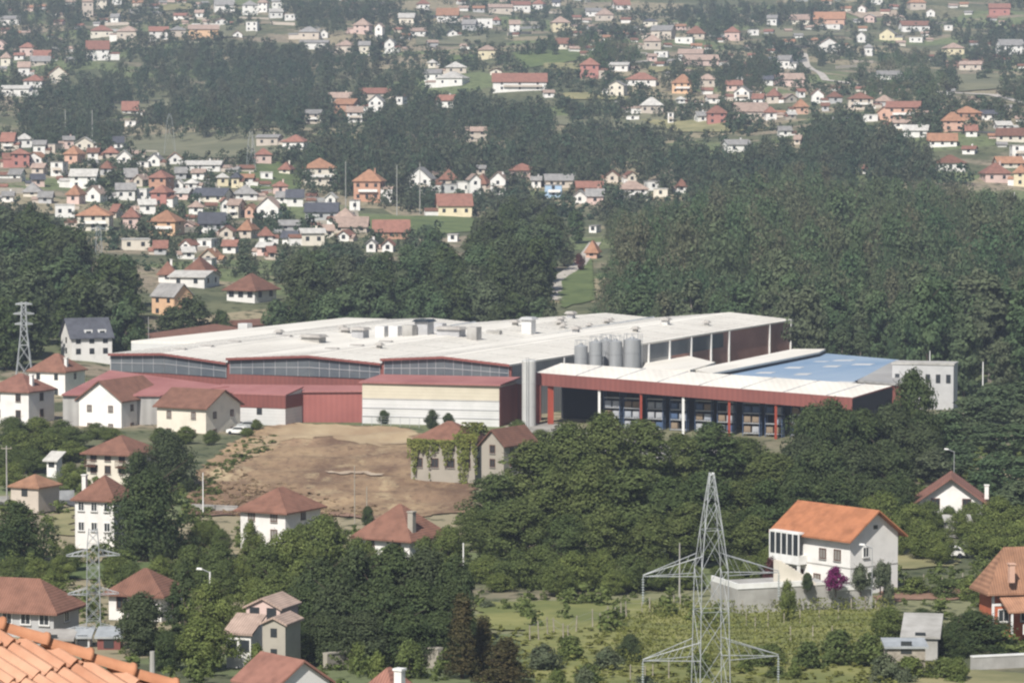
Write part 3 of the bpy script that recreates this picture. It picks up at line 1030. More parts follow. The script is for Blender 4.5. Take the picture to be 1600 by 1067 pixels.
# bays: front (left, peak, right) and back (left, peak, right) as (px, row, distance)
BAYS = [
    dict(f=[(172, 552, 618), (257, 551.5, 615.5), (356, 566, 612.5)], b=[(600, 499, 748), (672, 497, 746), (745, 504.5, 744)],
         g=[(553.5, 580), (553.5, 583), (569, 590)], gx=(174, 354)),
    dict(f=[(356, 559, 612), (484, 555, 608.5), (597, 567, 605.5)], b=[(745, 503.5, 744), (945, 489, 742), (1024, 497, 740)],
         g=[(564, 584), (560.5, 588), (571, 592)], gx=(360, 594)),
    dict(f=[(597, 560, 605), (695, 556.5, 602.5), (799, 569, 600)], b=[(1024, 496.2, 740), (1140, 488, 737), (1238, 499.5, 734)],
         g=[(564, 587), (560.5, 590), (572.5, 594)], gx=(601, 795))]
for bi, B in enumerate(BAYS):
    fr = [L(at(*p)) for p in B['f']]
    bk = [L(at(*p)) for p in B['b']]
    m = MB()
    for i in (0, 1):
        e0, e1 = Vector((0, -0.8, 0)), Vector((0, 0.6, 0))
        slab(m, [fr[i] + e0, fr[i + 1] + e0, bk[i + 1] + e1, bk[i] + e1], 0.35)
    m.build('roof', 'white sheet roof', fac)
    m = MB()
    dn = Vector((0, 0, 0.36))
    ring = [fr[0] - dn, Vector((fr[0].x, fr[0].y, 0)), Vector((fr[2].x, fr[2].y, 0)), fr[2] - dn, fr[1] - dn]
    prism(m, ring, (0, 0.4, 0))
    m.build('gable_wall', 'red cladding', fac)
    m = MB()
    ringb = [bk[0] - dn, bk[1] - dn, bk[2] - dn, Vector((bk[2].x, bk[2].y, 0)), Vector((bk[0].x, bk[0].y, 0))]
    prism(m, ringb, (0, -0.4, 0))
    m.build('gable_wall', 'red cladding', fac)
    # red verge board along the gable
    m = MB()
    for i in (0, 1):
        a, b = fr[i], fr[i + 1]
        prism(m, [a + Vector((0, -0.85, 0.04)), a + Vector((0, -0.85, -0.42)), b + Vector((0, -0.85, -0.42)), b + Vector((0, -0.85, 0.04))], (0, 0.04, 0))
    m.build('verge_board', 'red cladding', fac)
    # long strip of glazing under the gable
    xs = [B['gx'][0], B['f'][1][0], B['gx'][1]]
    ysd = [B['f'][0][2], B['f'][1][2], B['f'][2][2]]
    tp = [L(at(x, g[0], y)) for x, g, y in zip(xs, B['g'], ysd)]
    bt = [L(at(x, g[1], y)) for x, g, y in zip(xs, B['g'], ysd)]
    m = MB()
    for i in (0, 1):
        off = Vector((0, -0.14, 0))
        prism(m, [tp[i] + off, bt[i] + off, bt[i + 1] + off, tp[i + 1] + off], (0, 0.10, 0))
    gl = m.build('glazing_strip', 'strip glazing', fac)
    m = MB()
    n = 14 if bi else 10
    for i in (0, 1):
        for k in range(n // 2 + 1):
            t = k / (n // 2)
            a = tp[i].lerp(tp[i + 1], t) + Vector((0, -0.17, 0))
            b = bt[i].lerp(bt[i + 1], t) + Vector((0, -0.17, 0))
            m.bar(a, b, 0.06)
        a = (tp[i] * 0.5 + bt[i] * 0.5) + Vector((0, -0.18, 0))
        b = (tp[i + 1] * 0.5 + bt[i + 1] * 0.5) + Vector((0, -0.18, 0))
        m.bar(a, b, 0.07)
    m.build('glazing_bars', 'glazing bars', gl)
    B['fr'], B['bk'] = fr, bk

# standing seams and a few patched sheets of the bay roofs
for B in BAYS:
    fr, bk = B['fr'], B['bk']
    for i in (0, 1):
        m = MB()
        for k in range(1, 9):
            t = k / 9
            m.bar(fr[i].lerp(fr[i + 1], t) + Vector((0, -.7, .02)), bk[i].lerp(bk[i + 1], t) + Vector((0, .4, .02)), .045)
        for k in range(1, 12):
            t = k / 12
            m.bar(fr[i].lerp(bk[i], t) + Vector((0, 0, .01)), fr[i + 1].lerp(bk[i + 1], t) + Vector((0, 0, .01)), .04)
        m.build('roof_seam', 'concrete', fac)
# valley gutters between the bays
for i in (0, 1):
    m = MB()
    a, b = BAYS[i]['fr'][2], BAYS[i]['bk'][2]
    m.bar(a + Vector((-0.35, 0.2, 0.12)), b + Vector((-0.35, 0, 0.12)), 0.3)
    m.build('valley_gutter', 'galvanized', fac)
# left outer wall
m = MB()
a, b = BAYS[0]['fr'][0], BAYS[0]['bk'][0]
prism(m, [a - Vector((0, 0, .4)), b - Vector((0, 0, .4)), Vector((b.x, b.y, 0)), Vector((a.x, a.y, 0))], (0.35, 0, 0))
m.build('side_wall', 'white siding', fac)
# right outer wall: grey glazing towards the front, brown cladding behind, white posts
a, b = BAYS[2]['fr'][2].copy(), BAYS[2]['bk'][2].copy()
for k0, k1, mt, nm in ((0.0, 0.52, 'grey cladding', 'side_wall'), (0.52, 1.0, 'brown cladding', 'side_wall')):
    m = MB()
    p, q = a.lerp(b, k0), a.lerp(b, k1)
    d_ = Vector((-0.3, 0, 0))
    prism(m, [p + d_ - Vector((0, 0, .37)), Vector((p.x, p.y, 0)) + d_, Vector((q.x, q.y, 0)) + d_, q + d_ - Vector((0, 0, .37))], (-0.3, 0, 0))
    m.build(nm, mt, fac)
m = MB()
p, q = a.lerp(b, 0.50), a.lerp(b, 0.985)
for z0, z1, k0, k1 in ((3.6, 0.55, 0.44, 0.72),):
    pa, pb = a.lerp(b, k0), a.lerp(b, k1)
    prism(m, [pa + Vector((-0.25, 0, -z1)), pa + Vector((-0.25, 0, -z0)), pb + Vector((-0.25, 0, -z0)), pb + Vector((-0.25, 0, -z1))], (-0.03, 0, 0))
m.build('glazing_strip', 'strip glazing', fac)
for t in (0.16, 0.30, 0.44, 0.515, 0.595, 0.67, 0.74, 0.905, 0.995):
    p = a.lerp(b, t)
    m = MB()
    m.box(p.x - 0.25, p.x + 0.12, p.y - 0.22, p.y + 0.22, 0, p.z - 0.36)
    m.build('wall_post', 'white paint', fac)

# the lower white block at the back left
m = MB()
z0 = -42.55
c4 = [at(205, 533, 670), at(352, 537, 664), at(606, 498, 752), at(540, 497, 757)]
top = [Lz(p, z0) for p in c4]
slab(m, top, 0.4)
m.build('roof', 'white sheet roof', fac)
m = MB()
m.hexa([(p.x, p.y, 0) for p in top], [(p.x, p.y, p.z - 0.402) for p in top])
m.build('side_wall', 'white siding', fac)

# pink lean-to roof on the left and the red annexes along the front
def vpoly(name, ring, mt, t=0.25, par=fac):
    m = MB()
    slab(m, [L(p) if not isinstance(p, tuple) or len(p) == 3 else p for p in ring], t)
    return m.build(name, mt, par)


vpoly('annex_roof', [at(96, 616, 588), at(250, 617.5, 590), at(358, 603, 600), at(172, 578, 614)], 'pink sheet roof')
m = MB()
for p, q in (((98, 617.5, 588.6), (250, 619, 590.4)), ((250, 619, 590.4), (358, 604.5, 600.3)), ((172, 579.5, 613.8), (98, 617.5, 588.6))):
    A, Bq = L(at(*p)), L(at(*q))
    prism(m, [A, Vector((A.x, A.y, -1)), Vector((Bq.x, Bq.y, -1)), Bq], (0.0, 0.25, 0))
m.build('annex_wall', 'grey cladding', fac)
vpoly('annex_roof', [at(330, 612, 594.2), at(567, 610.5, 594.2), at(567, 602, 603), at(346, 600, 604)], 'pink sheet roof')
m = MB()
A, Bq = L(at(335, 613.5, 594.6)), L(at(566, 612, 594.6))
prism(m, [A, Vector((A.x, A.y, -1)), Vector((Bq.x, Bq.y, -1)), Bq], (0.0, 0.25, 0))
m.build('annex_wall', 'faded red cladding', fac)

# white warehouse block in front of the third bay
wl, wr, wb = at(566, 599, 593), at(780, 605, 586.5), at(808, 600, 597)
m = MB()
zt = wl.z
ring = [L((p.x, p.y, zt)) for p in (wl, wr, wb)]
ring.append(ring[0] + ring[2] - ring[1])
low_ = [Vector((p.x, p.y, -0.5)) for p in ring]
mid = [Vector((p.x, p.y, 4.6)) for p in ring]
m.hexa(mid, ring)
m.build('warehouse_wall', 'cream siding', fac)
m = MB()
m.hexa(low_, [Vector((p.x, p.y, 4.598)) for p in mid])
m.build('warehouse_wall', 'white siding', fac)
m = MB()
for z in (4.62, 2.9, 1.35):
    m.bar(Vector((ring[0].x, ring[0].y, z)) + Vector((0.05, -0.06, 0)), Vector((ring[1].x, ring[1].y, z)) + Vector((0, -0.06, 0)), 0.07)
m.build('siding_joint', 'glazing bars', fac)
m = MB()
ou = 0.5
rr = [ring[0] + Vector((-ou, -ou, 0.05)), ring[1] + Vector((ou, -ou, 0.05)), ring[2] + Vector((ou, ou, 0.6)), ring[3] + Vector((-ou, ou, 0.6))]
slab(m, [p + Vector((0, 0, 0.3)) for p in rr], 0.28)
m.build('warehouse_roof', 'pink sheet roof', fac)
m = MB()
p, q = ring[1], ring[2]
prism(m, [p + Vector((0.03, 0.1, -0.3)), Vector((p.x + 0.03, p.y + 0.1, 0)), Vector((q.x + 0.03, q.y, 0)), q + Vector((0.03, 0, -0.3))], (0.06, 0, 0))
m.build('end_wall', 'red cladding', fac)
# red wall closing the gap between warehouse and the open shed
m = MB()
A, Bq = L(at(806, 600, 598.5)), L(at(845, 600, 598.5))
prism(m, [A, Vector((A.x, A.y, 0)), Vector((Bq.x, Bq.y, 0)), Bq], (0, 0.3, 0))
m.build('end_wall', 'red cladding', fac)
keep(172, 800, 552, 600, 606)
keep(470, 780, 600, 655, 590)

# ---------------- things on the roof (each its own)
def roof_unit(px, row, Y, w, d, h, label, mt='weathered shingle', legs=True, cap=True, mt2='concrete', cat='roof vent', name='roof_vent'):
    p = roof_at(px, row) or at(px, row, Y)
    o = empty(name, p, TH, label, cat, 'plant on the white factory roof')
    m = MB()
    m.box(-w / 2, w / 2, -d / 2, d / 2, -0.6, h)
    m.build('housing', mt2, o)
    if cap:
        m = MB()
        m.hexa([(-w / 2 - .5, -d / 2 - .5, h), (w / 2 + .5, -d / 2 - .5, h), (w / 2 + .5, d / 2 + .5, h), (-w / 2 - .5, d / 2 + .5, h)],
               [(-w / 2, -d / 2, h + .55), (w / 2, -d / 2, h + .55), (w / 2, d / 2, h + .55), (-w / 2, d / 2, h + .55)])
        m.build('cowl', mt, o)
    return o


roof_unit(490, 534, 655, 4.2, 3.0, 1.0, 'wide grey cowled roof vent nearest the second glazed gable')
roof_unit(563, 529, 672, 2.8, 2.6, 1.9, 'tall dark roof vent with broad cowl, middle of the roof', mt2='glazing bars')
roof_unit(597, 527, 680, 2.2, 2.2, 2.4, 'plain white roof cabin beside the tall dark vent', mt2='white siding', cap=False, cat='roof cabin', name='roof_cabin')
roof_unit(618, 526, 684, 2.2, 2.2, 2.3, 'white roof cabin left of the slot-windowed cabin', mt2='white siding', cap=False, cat='roof cabin', name='roof_cabin')
roof_unit(640, 526, 686, 2.4, 2.2, 2.5, 'pale grey roof cabin just left of the dark machinery', mt2='concrete', cap=False, cat='roof cabin', name='roof_cabin')
roof_unit(663, 524, 688, 3.0, 3.0, 2.9, 'dark bulky roof machinery standing highest above the white roof', mt='glass dark', mt2='glazing bars')
roof_unit(705, 524, 686, 5.2, 3.0, 1.3, 'broad low grey roof vent right of dark machinery', mt2='glazing bars')
roof_unit(741, 531, 676, 2.2, 2.4, 2.7, 'grey square roof hood at the valley gutter', mt2='concrete', cap=False)
roof_unit(826, 521, 690, 2.3, 2.3, 3.0, 'white roof tower behind the valley gutter, with dark top', mt2='white siding', mt='glazing bars', cat='roof cabin', name='roof_cabin')
roof_unit(892, 497, 720, 1.5, 1.5, 1.0, 'small dark roof vent near the back ridge', mt2='glazing bars')
roof_unit(383, 517, 716, 2.4, 2.2, 1.7, 'white roof cabin at the left back edge', mt2='white siding', cap=False, cat='roof cabin', name='roof_cabin')
roof_unit(900, 520, 700, 1.2, 1.2, .8, 'small dark vent midway along the second bay roof', mt2='glazing bars')
roof_unit(772, 521, 690, 3.2, 1.4, .7, 'long low grey duct box right of the square hood', mt2='concrete', cap=False)
roof_unit(688, 518, 690, 2.0, 2.0, 1.8, 'grey machine box just right of the dark machinery', mt2='glazing bars', cap=False)
roof_unit(540, 520, 690, 1.6, 1.2, .6, 'thin low grey vent above the wide cowled vent', mt2='concrete')
roof_unit(1040, 507, 690, 1.4, 1.4, 1.0, 'small white vent on the long right-hand bay', mt2='white siding')
roof_unit(314, 530, 690, 1.5, 1.5, 0.9, 'small pale roof hood at the left edge', mt2='white siding', cap=False)
for i, (px, row, Y) in enumerate([(281, 547, 640), (323, 542, 655), (366, 535, 672), (446, 526, 690), (519, 546, 636), (558, 541, 642), (603, 535, 655)]):
    p = roof_at(px, row) or at(px, row, Y)
    o = empty('skylight', p, TH, ['low grey skylight nearest the first gable', 'second low skylight along the first bay', 'third low skylight along the first bay',
                                  'thin skylight far up the first bay', 'low skylight nearest the second gable peak', 'low skylight midway along the second ridge', 'low skylight below the white roof cabins'][i],
              'skylight', 'low skylights on the white factory roof')
    m = MB()
    m.box(-1.5, 1.5, -0.9, 0.9, -0.5, 0.12)
    m.build('kerb', 'white siding', o)
    m = MB()
    m.hexa([(-1.4, -0.8, 0.12), (1.4, -0.8, 0.12), (1.4, 0.8, 0.12), (-1.4, 0.8, 0.12)], [(-1.4, -0.1, 0.42), (1.4, -0.1, 0.42), (1.4, 0.1, 0.42), (-1.4, 0.1, 0.42)])
    m.build('dome', 'weathered shingle', o)
rv_ = random.Random(6)
for i in range(16):
    px, row = rv_.choice([(rv_.uniform(420, 720), rv_.uniform(508, 545)), (rv_.uniform(760, 1000), rv_.uniform(497, 520)), (rv_.uniform(900, 1180), rv_.uniform(500, 520))])
    if 690 < px < 830 and row > 530 or roof_at(px, row) is None or roof_at(px + 6, row + 6) is None:
        continue
    s_ = rv_.uniform(.35, .7)
    roof_unit(px, row, 690, s_ * 1.6, s_ * 1.4, s_, 'little roof vent scattered on the white factory roof', mt2=rv_.choice(['white siding', 'concrete', 'glazing bars']))
# reddish low sheds beyond the left edge of the roof
for (x0, x1, r0, r1, Y0, Y1, lb) in ((255, 380, 528, 512, 715, 760, 'long low shed with rusty roof behind the left roof edge'), (395, 560, 505, 494, 770, 800, 'long low shed with rusty roof behind the factory back')):
    a, b = at(x0, r0, Y0), at(x1, r1, Y1)
    d_ = (b - a)
    o = empty('shed', a + Vector((0, 0, -4)), math.atan2(d_.y, d_.x), lb, 'shed')
    ln_ = Vector((d_.x, d_.y)).length
    m = MB()
    m.box(0, ln_, 0, 7, -5, 4 - 0.8)
    m.build('wall', 'plaster beige', o)
    m = MB()
    m.hexa([(-.4, -.4, 3.2), (ln_ + .4, -.4, 3.2), (ln_ + .4, 7.4, 3.2 + d_.z), (-.4, 7.4, 3.2)], [(-.4, -.4, 3.45), (ln_ + .4, -.4, 3.45), (ln_ + .4, 7.4, 4.4 + max(d_.z, 0)), (-.4, 7.4, 4.4)])
    m.build('roof', 'tiles brown', o)

# ---------------- open storage shed on the right
shed = empty('open_shed', (0, 590, -53), 0, 'long open storage shed with white roof and deep red fascia', 'open shed')
so_ = Vector((0, 590, -53))
fl, frt = at(838, 582, 590), at(1332, 621, 563)
br, bl = at(1394, 602.5, 575.5), at(877, 567, 604)
m = MB()
slab(m, [p - so_ for p in (fl, frt, br, bl)], 0.25)
rf = m.build('roof', 'white sheet roof', shed)
m = MB()
for k in range(1, 8):
    t = k / 7.6
    a, b = fl.lerp(frt, t) - so_, bl.lerp(br, t) - so_
    m.bar(a + Vector((0, 0, .03)), b + Vector((0, 0, .03)), 0.12)
m.build('roof_joint', 'glazing bars', rf)
fh_ = 2.3
dn = Vector((0, 0, -fh_))
m = MB()
for p, q in ((fl, frt), (frt, br)):
    n_ = (q - p).cross(Vector((0, 0, 1))).normalized() * 0.12
    pp, qq = p - so_ + n_, q - so_ + n_
    prism(m, [pp, pp + dn, qq + dn, qq], -n_ * 0.9)
pp, qq = bl - so_, fl - so_
m.build('fascia', 'red cladding', shed)
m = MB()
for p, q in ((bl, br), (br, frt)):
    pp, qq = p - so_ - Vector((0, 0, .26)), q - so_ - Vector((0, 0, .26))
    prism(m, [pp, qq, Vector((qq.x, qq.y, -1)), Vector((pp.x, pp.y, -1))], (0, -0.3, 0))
m.build('back_wall', 'dark inside', shed)  # wall coloured near-black, painting in the shade under the shed roof
for t, mt in ((0.0, 'red paint'), (0.035, 'red paint'), (0.205, 'white paint'), (0.34, 'red paint'), (0.475, 'white paint'), (0.62, 'red paint'), (0.765, 'red paint'), (0.88, 'red paint'), (1.0, 'red paint')):
    p = fl.lerp(frt, t) - so_ + Vector((0.1, 0.35, 0))
    m = MB()
    w_ = 0.55 if t < 0.04 else 0.22
    if t == 0.035:
        p += Vector((0.6, 0, 0))
    m.box(p.x - w_, p.x + w_, p.y - .15, p.y + .3, -3, p.z - .26)
    m.build('post', mt, shed)
keep(838, 1000, 568, 650, 580)
keep(1000, 1330, 568, 640, 568)
keep(930, 1240, 625, 655, 575)

# pallet racks standing in the shed and in front of it
proto = None
rk = [(0.235, 3.2, 'first'), (0.30, 3.4, 'second'), (0.375, 3.6, 'third'), (0.45, 3.8, 'fourth'), (0.53, 4.0, 'fifth'), (0.60, 3.2, 'sixth'), (0.68, 3.0, 'seventh'), (0.75, 3.2, 'eighth'), (0.83, 3.4, 'ninth')]
RX = frt - fl
for i, (t, dy, nm) in enumerate(rk):
    p = fl.lerp(frt, t)
    o = empty('pallet_rack', (p.x + 1.0, p.y + dy, -54.5), math.atan2(RX.y, RX.x), f'{nm} blue and white pallet rack from the dark bay of the open shed', 'pallet rack', 'pallet racks in the open shed')
    if proto is None:
        proto = o
        for x in (-1.6, 1.6):
            m = MB()
            for y in (-.5, .5):
                m.box(x - .06, x + .06, y - .06, y + .06, 0, 8.6)
            for k in range(6):
                m.bar((x, -.5, .4 + k * 1.4), (x, .5, 1.1 + k * 1.4), .04)
            m.build('upright', 'rack blue', o)
        for z in (1.3, 3.1, 4.9, 6.7):
            m = MB()
            m.box(-1.6, 1.6, -.5, .5, z, z + .16)
            m.build('shelf', 'steel', o)
    else:
        for ch in [c for c in S.objects if c.parent == proto]:
            c = ch.copy()
            COL.objects.link(c)
            c.parent = o
loads = {}
for mt in ('cardboard', 'shrink wrap', 'rack blue', 'pale wrap'):
    m = MB()
    m.box(-.62, .62, -.45, .45, 0.14, 1.15)
    for x in (-.5, 0, .5):
        m.box(x - .08, x + .08, -.45, .45, 0, .139)
    loads[mt] = m.mesh('pallet_load', mt)
RG = random.Random(3)
LBL = {'cardboard': 'brown boxed pallet load', 'shrink wrap': 'grey wrapped pallet load', 'rack blue': 'blue pallet load', 'pale wrap': 'pale pallet load'}
for i, (t, dy, nm) in enumerate(rk):
    p = fl.lerp(frt, t)
    rz = math.atan2(RX.y, RX.x)
    for lv, z in enumerate((1.46, 3.26, 5.06)):
        for sx in (-.8, .8):
            if RG.random() < 0.15:
                continue
            mt = RG.choice(list(loads))
            o = link('pallet_load', loads[mt])
            o.location = (p.x + 1.0 + math.cos(rz) * sx, p.y + dy + math.sin(rz) * sx, -54.5 + z)
            o.rotation_euler = (0, 0, rz)
            tag(o, f"{LBL[mt]} on the {['lowest', 'middle', 'top'][lv]} shelf of the {nm} rack, {'left' if sx < 0 else 'right'} half", 'pallet load', 'loads on the pallet racks')

# silo at the corner and the tank group behind the shed
p = at(826.5, 600, 587)
o = empty('silo', (p.x, p.y, -53.5), 0, 'tall slim galvanized silo at the corner beside the white warehouse', 'silo')
zt = at(826, 562, 587).z + 53.5
m = MB()
m.lathe([(1.3, 0), (1.3, zt * .33), (1.34, zt * .33), (1.34, zt * .335), (1.3, zt * .335), (1.3, zt * .66), (1.34, zt * .66), (1.34, zt * .665), (1.3, zt * .665), (1.3, zt - .3), (1.1, zt)], n=28)
m.build('shell', 'silo steel', o)
m = MB()
m.bar((-.5, -1.55, 0), (-.5, -1.55, zt + .6), .05)
m.bar((-.1, -1.55, 0), (-.1, -1.55, zt + .6), .05)
for k in range(24):
    m.bar((-.5, -1.55, .5 * k + .3), (-.1, -1.55, .5 * k + .3), .03)
m.build('ladder', 'steel', o)
keep(812, 842, 560, 655, 586)
for i, (px, row, Y, r_, lb) in enumerate([(908, 538, 617, 1.3, 'leftmost and lowest grey tank of the roof-side tank group'), (931, 532, 617, 1.25, 'second grey tank from left, with a dark ladder beside'),
                                           (962, 531, 617.5, 1.3, 'third grey tank in the middle of the tank group'), (947, 529, 622, 1.25, 'grey tank standing behind, between second and third tanks'),
                                           (988, 528, 618, 1.7, 'rightmost and broadest grey tank of the group')]):
    p = at(px, row, Y)
    h = p.z + 53
    o = empty('tank', (p.x, p.y, -53), 0, lb, 'tank', 'tanks behind the open shed')
    m = MB()
    m.lathe([(r_, 0), (r_, h * .5), (r_ + .05, h * .5), (r_ + .05, h * .51), (r_, h * .51), (r_, h * .8), (r_ + .05, h * .8), (r_ + .05, h * .81), (r_, h * .81), (r_, h - .35), (r_ * .3, h), (r_ * .25, h + .25)], n=26)
    m.build('shell', 'tank steel', o)
    m = MB()
    m.bar((r_ + .2, -.3, 0), (r_ + .2, -.3, h + .8), .05)
    m.bar((r_ + .2, .2, 0), (r_ + .2, .2, h + .8), .05)
    for k in range(16):
        m.bar((r_ + .2, -.3, h - .45 * k), (r_ + .2, .2, h - .45 * k), .03)
    m.build('ladder', 'steel', o)
    m = MB()
    for k in range(8):
        a0, a1 = 2 * math.pi * k / 8, 2 * math.pi * (k + 1) / 8
        m.bar((r_ * .9 * math.cos(a0), r_ * .9 * math.sin(a0), h - .3), (r_ * .9 * math.cos(a0), r_ * .9 * math.sin(a0), h + .8), .035)
        m.bar((r_ * .9 * math.cos(a0), r_ * .9 * math.sin(a0), h + .8), (r_ * .9 * math.cos(a1), r_ * .9 * math.sin(a1), h + .8), .035)
    m.build('railing', 'steel', o)
keep(896, 1003, 527, 566, 628)


def flatb(name, pix, z, h, roofm, wallm, label, cat, rim=None, th=0.4):
    """building under a flat roof: roof corners given as pixels on the level z"""
    P = [on_z(x, r, z) for x, r in pix]
    c = sum(P, Vector()) / len(P)
    o = empty(name, (c.x, c.y, z - h), TH, label, cat)
    cc, ss = math.cos(-TH), math.sin(-TH)
    Q = []
    for p in P:
        d_ = p - c
        Q.append(Vector((d_.x * cc - d_.y * ss, d_.x * ss + d_.y * cc, h)))
    ar = sum(Q[i].x * Q[(i + 1) % len(Q)].y - Q[(i + 1) % len(Q)].x * Q[i].y for i in range(len(Q)))
    if ar < 0:
        Q.reverse()
    m = MB()
    slab(m, [q * 1.0 for q in Q], th)
    m.build('roof', roofm, o)
    m = MB()
    m.hexa([Vector((q.x * .985, q.y * .985, -2)) for q in Q], [Vector((q.x * .985, q.y * .985, h - th - .002)) for q in Q])
    m.build('wall', wallm, o)
    return o


flatb('annex_hall', [(1003, 577), (1012, 561), (1068, 554), (1118, 566), (1078, 578)], -46.3, 6.7, 'white sheet roof', 'grey cladding', 'low white-roofed annex right behind the grey tanks', 'annex')
flatb('loading_canopy', [(1083, 577), (1240, 545), (1290, 545), (1280, 550), (1112, 583)], -46.6, 6, 'white sheet roof', 'dark inside', 'long white loading canopy running along the blue roof', 'canopy')  # solid near-black body below the roof paints in the canopy's shade
flatb('blue_hall', [(1120, 592), (1172, 573), (1290, 552), (1405, 562), (1330, 598)], -47.6, 5.4, 'blue sheet roof', 'brown cladding', 'low hall with a broad blue sheet roof', 'hall')
bh_ = [o_ for o_ in S.objects if o_.name.startswith('blue_hall')][0]
for (x0, x1, r0, r1) in ((1180, 1205, 581, 583), (1225, 1250, 573, 575), (1240, 1262, 583, 585.5), (1285, 1308, 571, 573), (1300, 1330, 562, 563.5), (1330, 1360, 568, 570), (1270, 1290, 564, 565)):
    m = MB()
    q = [on_z(x, r, -47.55) - bh_.location for x, r in ((x0, r1), (x1, r1), (x1 + 8, r0), (x0 + 8, r0))]
    cc, ss = math.cos(-TH), math.sin(-TH)
    q = [Vector((p.x * cc - p.y * ss, p.x * ss + p.y * cc, p.z)) for p in q]
    slab(m, q, .04)
    m.build('rooflight', 'white siding', bh_)
bx = at(1316, 590, 600)
o = empty('roof_cabin', (bx.x, bx.y, -47.6), TH, 'small white cube cabin on the near edge of the blue roof', 'roof cabin')
m = MB()
m.box(-.9, 2.4, -1.2, 1.2, -.2, 1.8)
m.build('housing', 'white siding', o)
flatb('side_hall', [(1340, 594), (1392, 566), (1432, 562), (1412, 600)], -46.9, 6.1, 'grey cladding', 'red cladding', 'grey roofed hall with red edge between blue roof and office', 'hall')
# pale office block at the right
op = at(1452, 600, 622)
oz = -50.0
off = house((op.x - .2, op.y + 5, oz), R(-15), 12.0, 6.5, at(1450, 571, 622).z - oz, 0.3, 'f', 'grey', 'light', 'pale grey flat-roofed office block at the right end of the factory', None,
            'office_block', 'office block', wins=(6, 1), style='plain', wsize=(0.9, 1.7), side=False, low=-8)
keep(1430, 1500, 560, 612, 618)
mat('orange render', (0.50, 0.15, 0.075), (0.42, 0.12, 0.06), scale=.5, rough=.9)
# ------------------------------------------------------------------ houses of the near valley
def hc(pl, pc, pr, eave, base, apex, th, kind, wall, roof, label, Y=None, over=0.5, keep_=True, **kw):
    """a house seen over a corner: its two visible walls run pl..pc and pc..pr (photo pixels); th < 0 shows the right-hand side"""
    g = gnd(pc, base)
    Y = Y or g.y
    k = Y / F
    z = at(pc, base, Y).z
    a = abs(th)
    if th < 0:
        w, d = (pc - pl) * k / math.cos(a), (pr - pc) * k / math.sin(a)
    else:
        w, d = (pr - pc) * k / math.cos(a), (pc - pl) * k / math.sin(a)
    e = (base - eave) * k
    co, si = math.cos(th), math.sin(th)
    lx = -w / 2 if th < 0 else w / 2
    X = at(pc, base, Y).x
    cx, cy = X + lx * co - d / 2 * si, Y + lx * si + d / 2 * co
    span = d if kind in 'xh' else w
    rise = (eave - apex) * k
    o = house((cx, cy, z), th, w, d, e, rise, kind, wall, roof, label, over=over, **kw)
    if keep_:
        keep(pl, pr, apex, base - 2, Y)
    o['w'], o['d'], o['e'] = w, d, e
    return o


r_ = R
hc(-25, 45, 76, 611, 662, 588, r_(-26), 'h', 'white', 'red', 'white house with orange-red hipped roof at the left photo edge', Y=592, wins=(2, 2), style='brown', wsize=(.9, 1.2), chim=((3.5, -1.5),))
hc(42, 102, 126, 579, 628, 556, r_(-24), 'h', 'white', 'brown', 'white house with brown hipped roof behind the red-roofed edge house', Y=640, wins=(2, 2), style='plain', wsize=(.9, 1.3), chim=((3.4, -2),))
o = hc(88, 112, 172, 527, 560, 500, r_(24), 'x', 'white', 'slate', 'white house with dark slate roof and two roof dormers', Y=700, wins=(3, 2), style='plain')
for x in (-0.5, 2.6):
    m = MB()
    e_, d_ = o['e'], o['d']
    m.box(x - .9, x + .9, -d_ / 2 + .7, -d_ / 2 + 3.2, e_ - .1, e_ + 1.5)
    dm = m.build('dormer', 'white paint', o)
    window(dm, x, -d_ / 2 + .7, e_ + .45, 0, 1.1, .8)
hc(119, 190, 242, 625, 682, 597, r_(-25), 'y', 'white', 'brown', 'white front-gabled house with two gable slots, in front of the red annex', Y=585, wins=(2, 2), style='shut', wsize=(.8, .9), over=.6)
hc(240, 322, 369, 637, 692, 613, r_(-30), 'x', 'cream', 'brown', 'cream long house with brown roof and grey shaded gable end', Y=577, wins=(2, 2), style='shut', wsize=(.8, 1.0), over=.6)
o = hc(362, 446, 469, 618, 668, 610, r_(-22), 's', 'white', 'red', 'ribbed white workshop with a deep red fascia band', Y=588, wins=(1, 1), side=False, over=.2, wallmat='white siding', roofmat='pink sheet roof')
m = MB()
w_, d_, e_ = o['w'], o['d'], o['e']
m.box(-w_ / 2 - .12, w_ / 2 + .12, -d_ / 2 - .12, -d_ / 2 - .02, e_ * .60, e_)
m.box(w_ / 2 + .02, w_ / 2 + .12, -d_ / 2, d_ / 2, e_ * .60, e_)
m.build('fascia', 'red cladding', o)
o = hc(131, 202, 236, 708, 748, 686, r_(-24), 'h', 'cream', 'brown', 'cream house with terracotta hipped roof and brown balcony corners', Y=510, wins=(3, 2), style='brown', wsize=(.9, 1.1), over=.8)
w_, d_, e_ = o['w'], o['d'], o['e']
for sx in (-1, 1):
    m = MB()
    m.box(sx * w_ * .36 - 1.0, sx * w_ * .36 + 1.0, -d_ / 2 - .9, -d_ / 2 - .02, e_ * .42, e_ * .47)
    for k in range(9):
        m.box(sx * w_ * .36 - 1.0 + k * .24, sx * w_ * .36 - .94 + k * .24, -d_ / 2 - .9, -d_ / 2 - .85, e_ * .47, e_ * .68)
    m.box(sx * w_ * .36 - 1.0, sx * w_ * .36 + 1.0, -d_ / 2 - .92, -d_ / 2 - .84, e_ * .68, e_ * .71)
    m.build('balcony', 'brown wood', o)
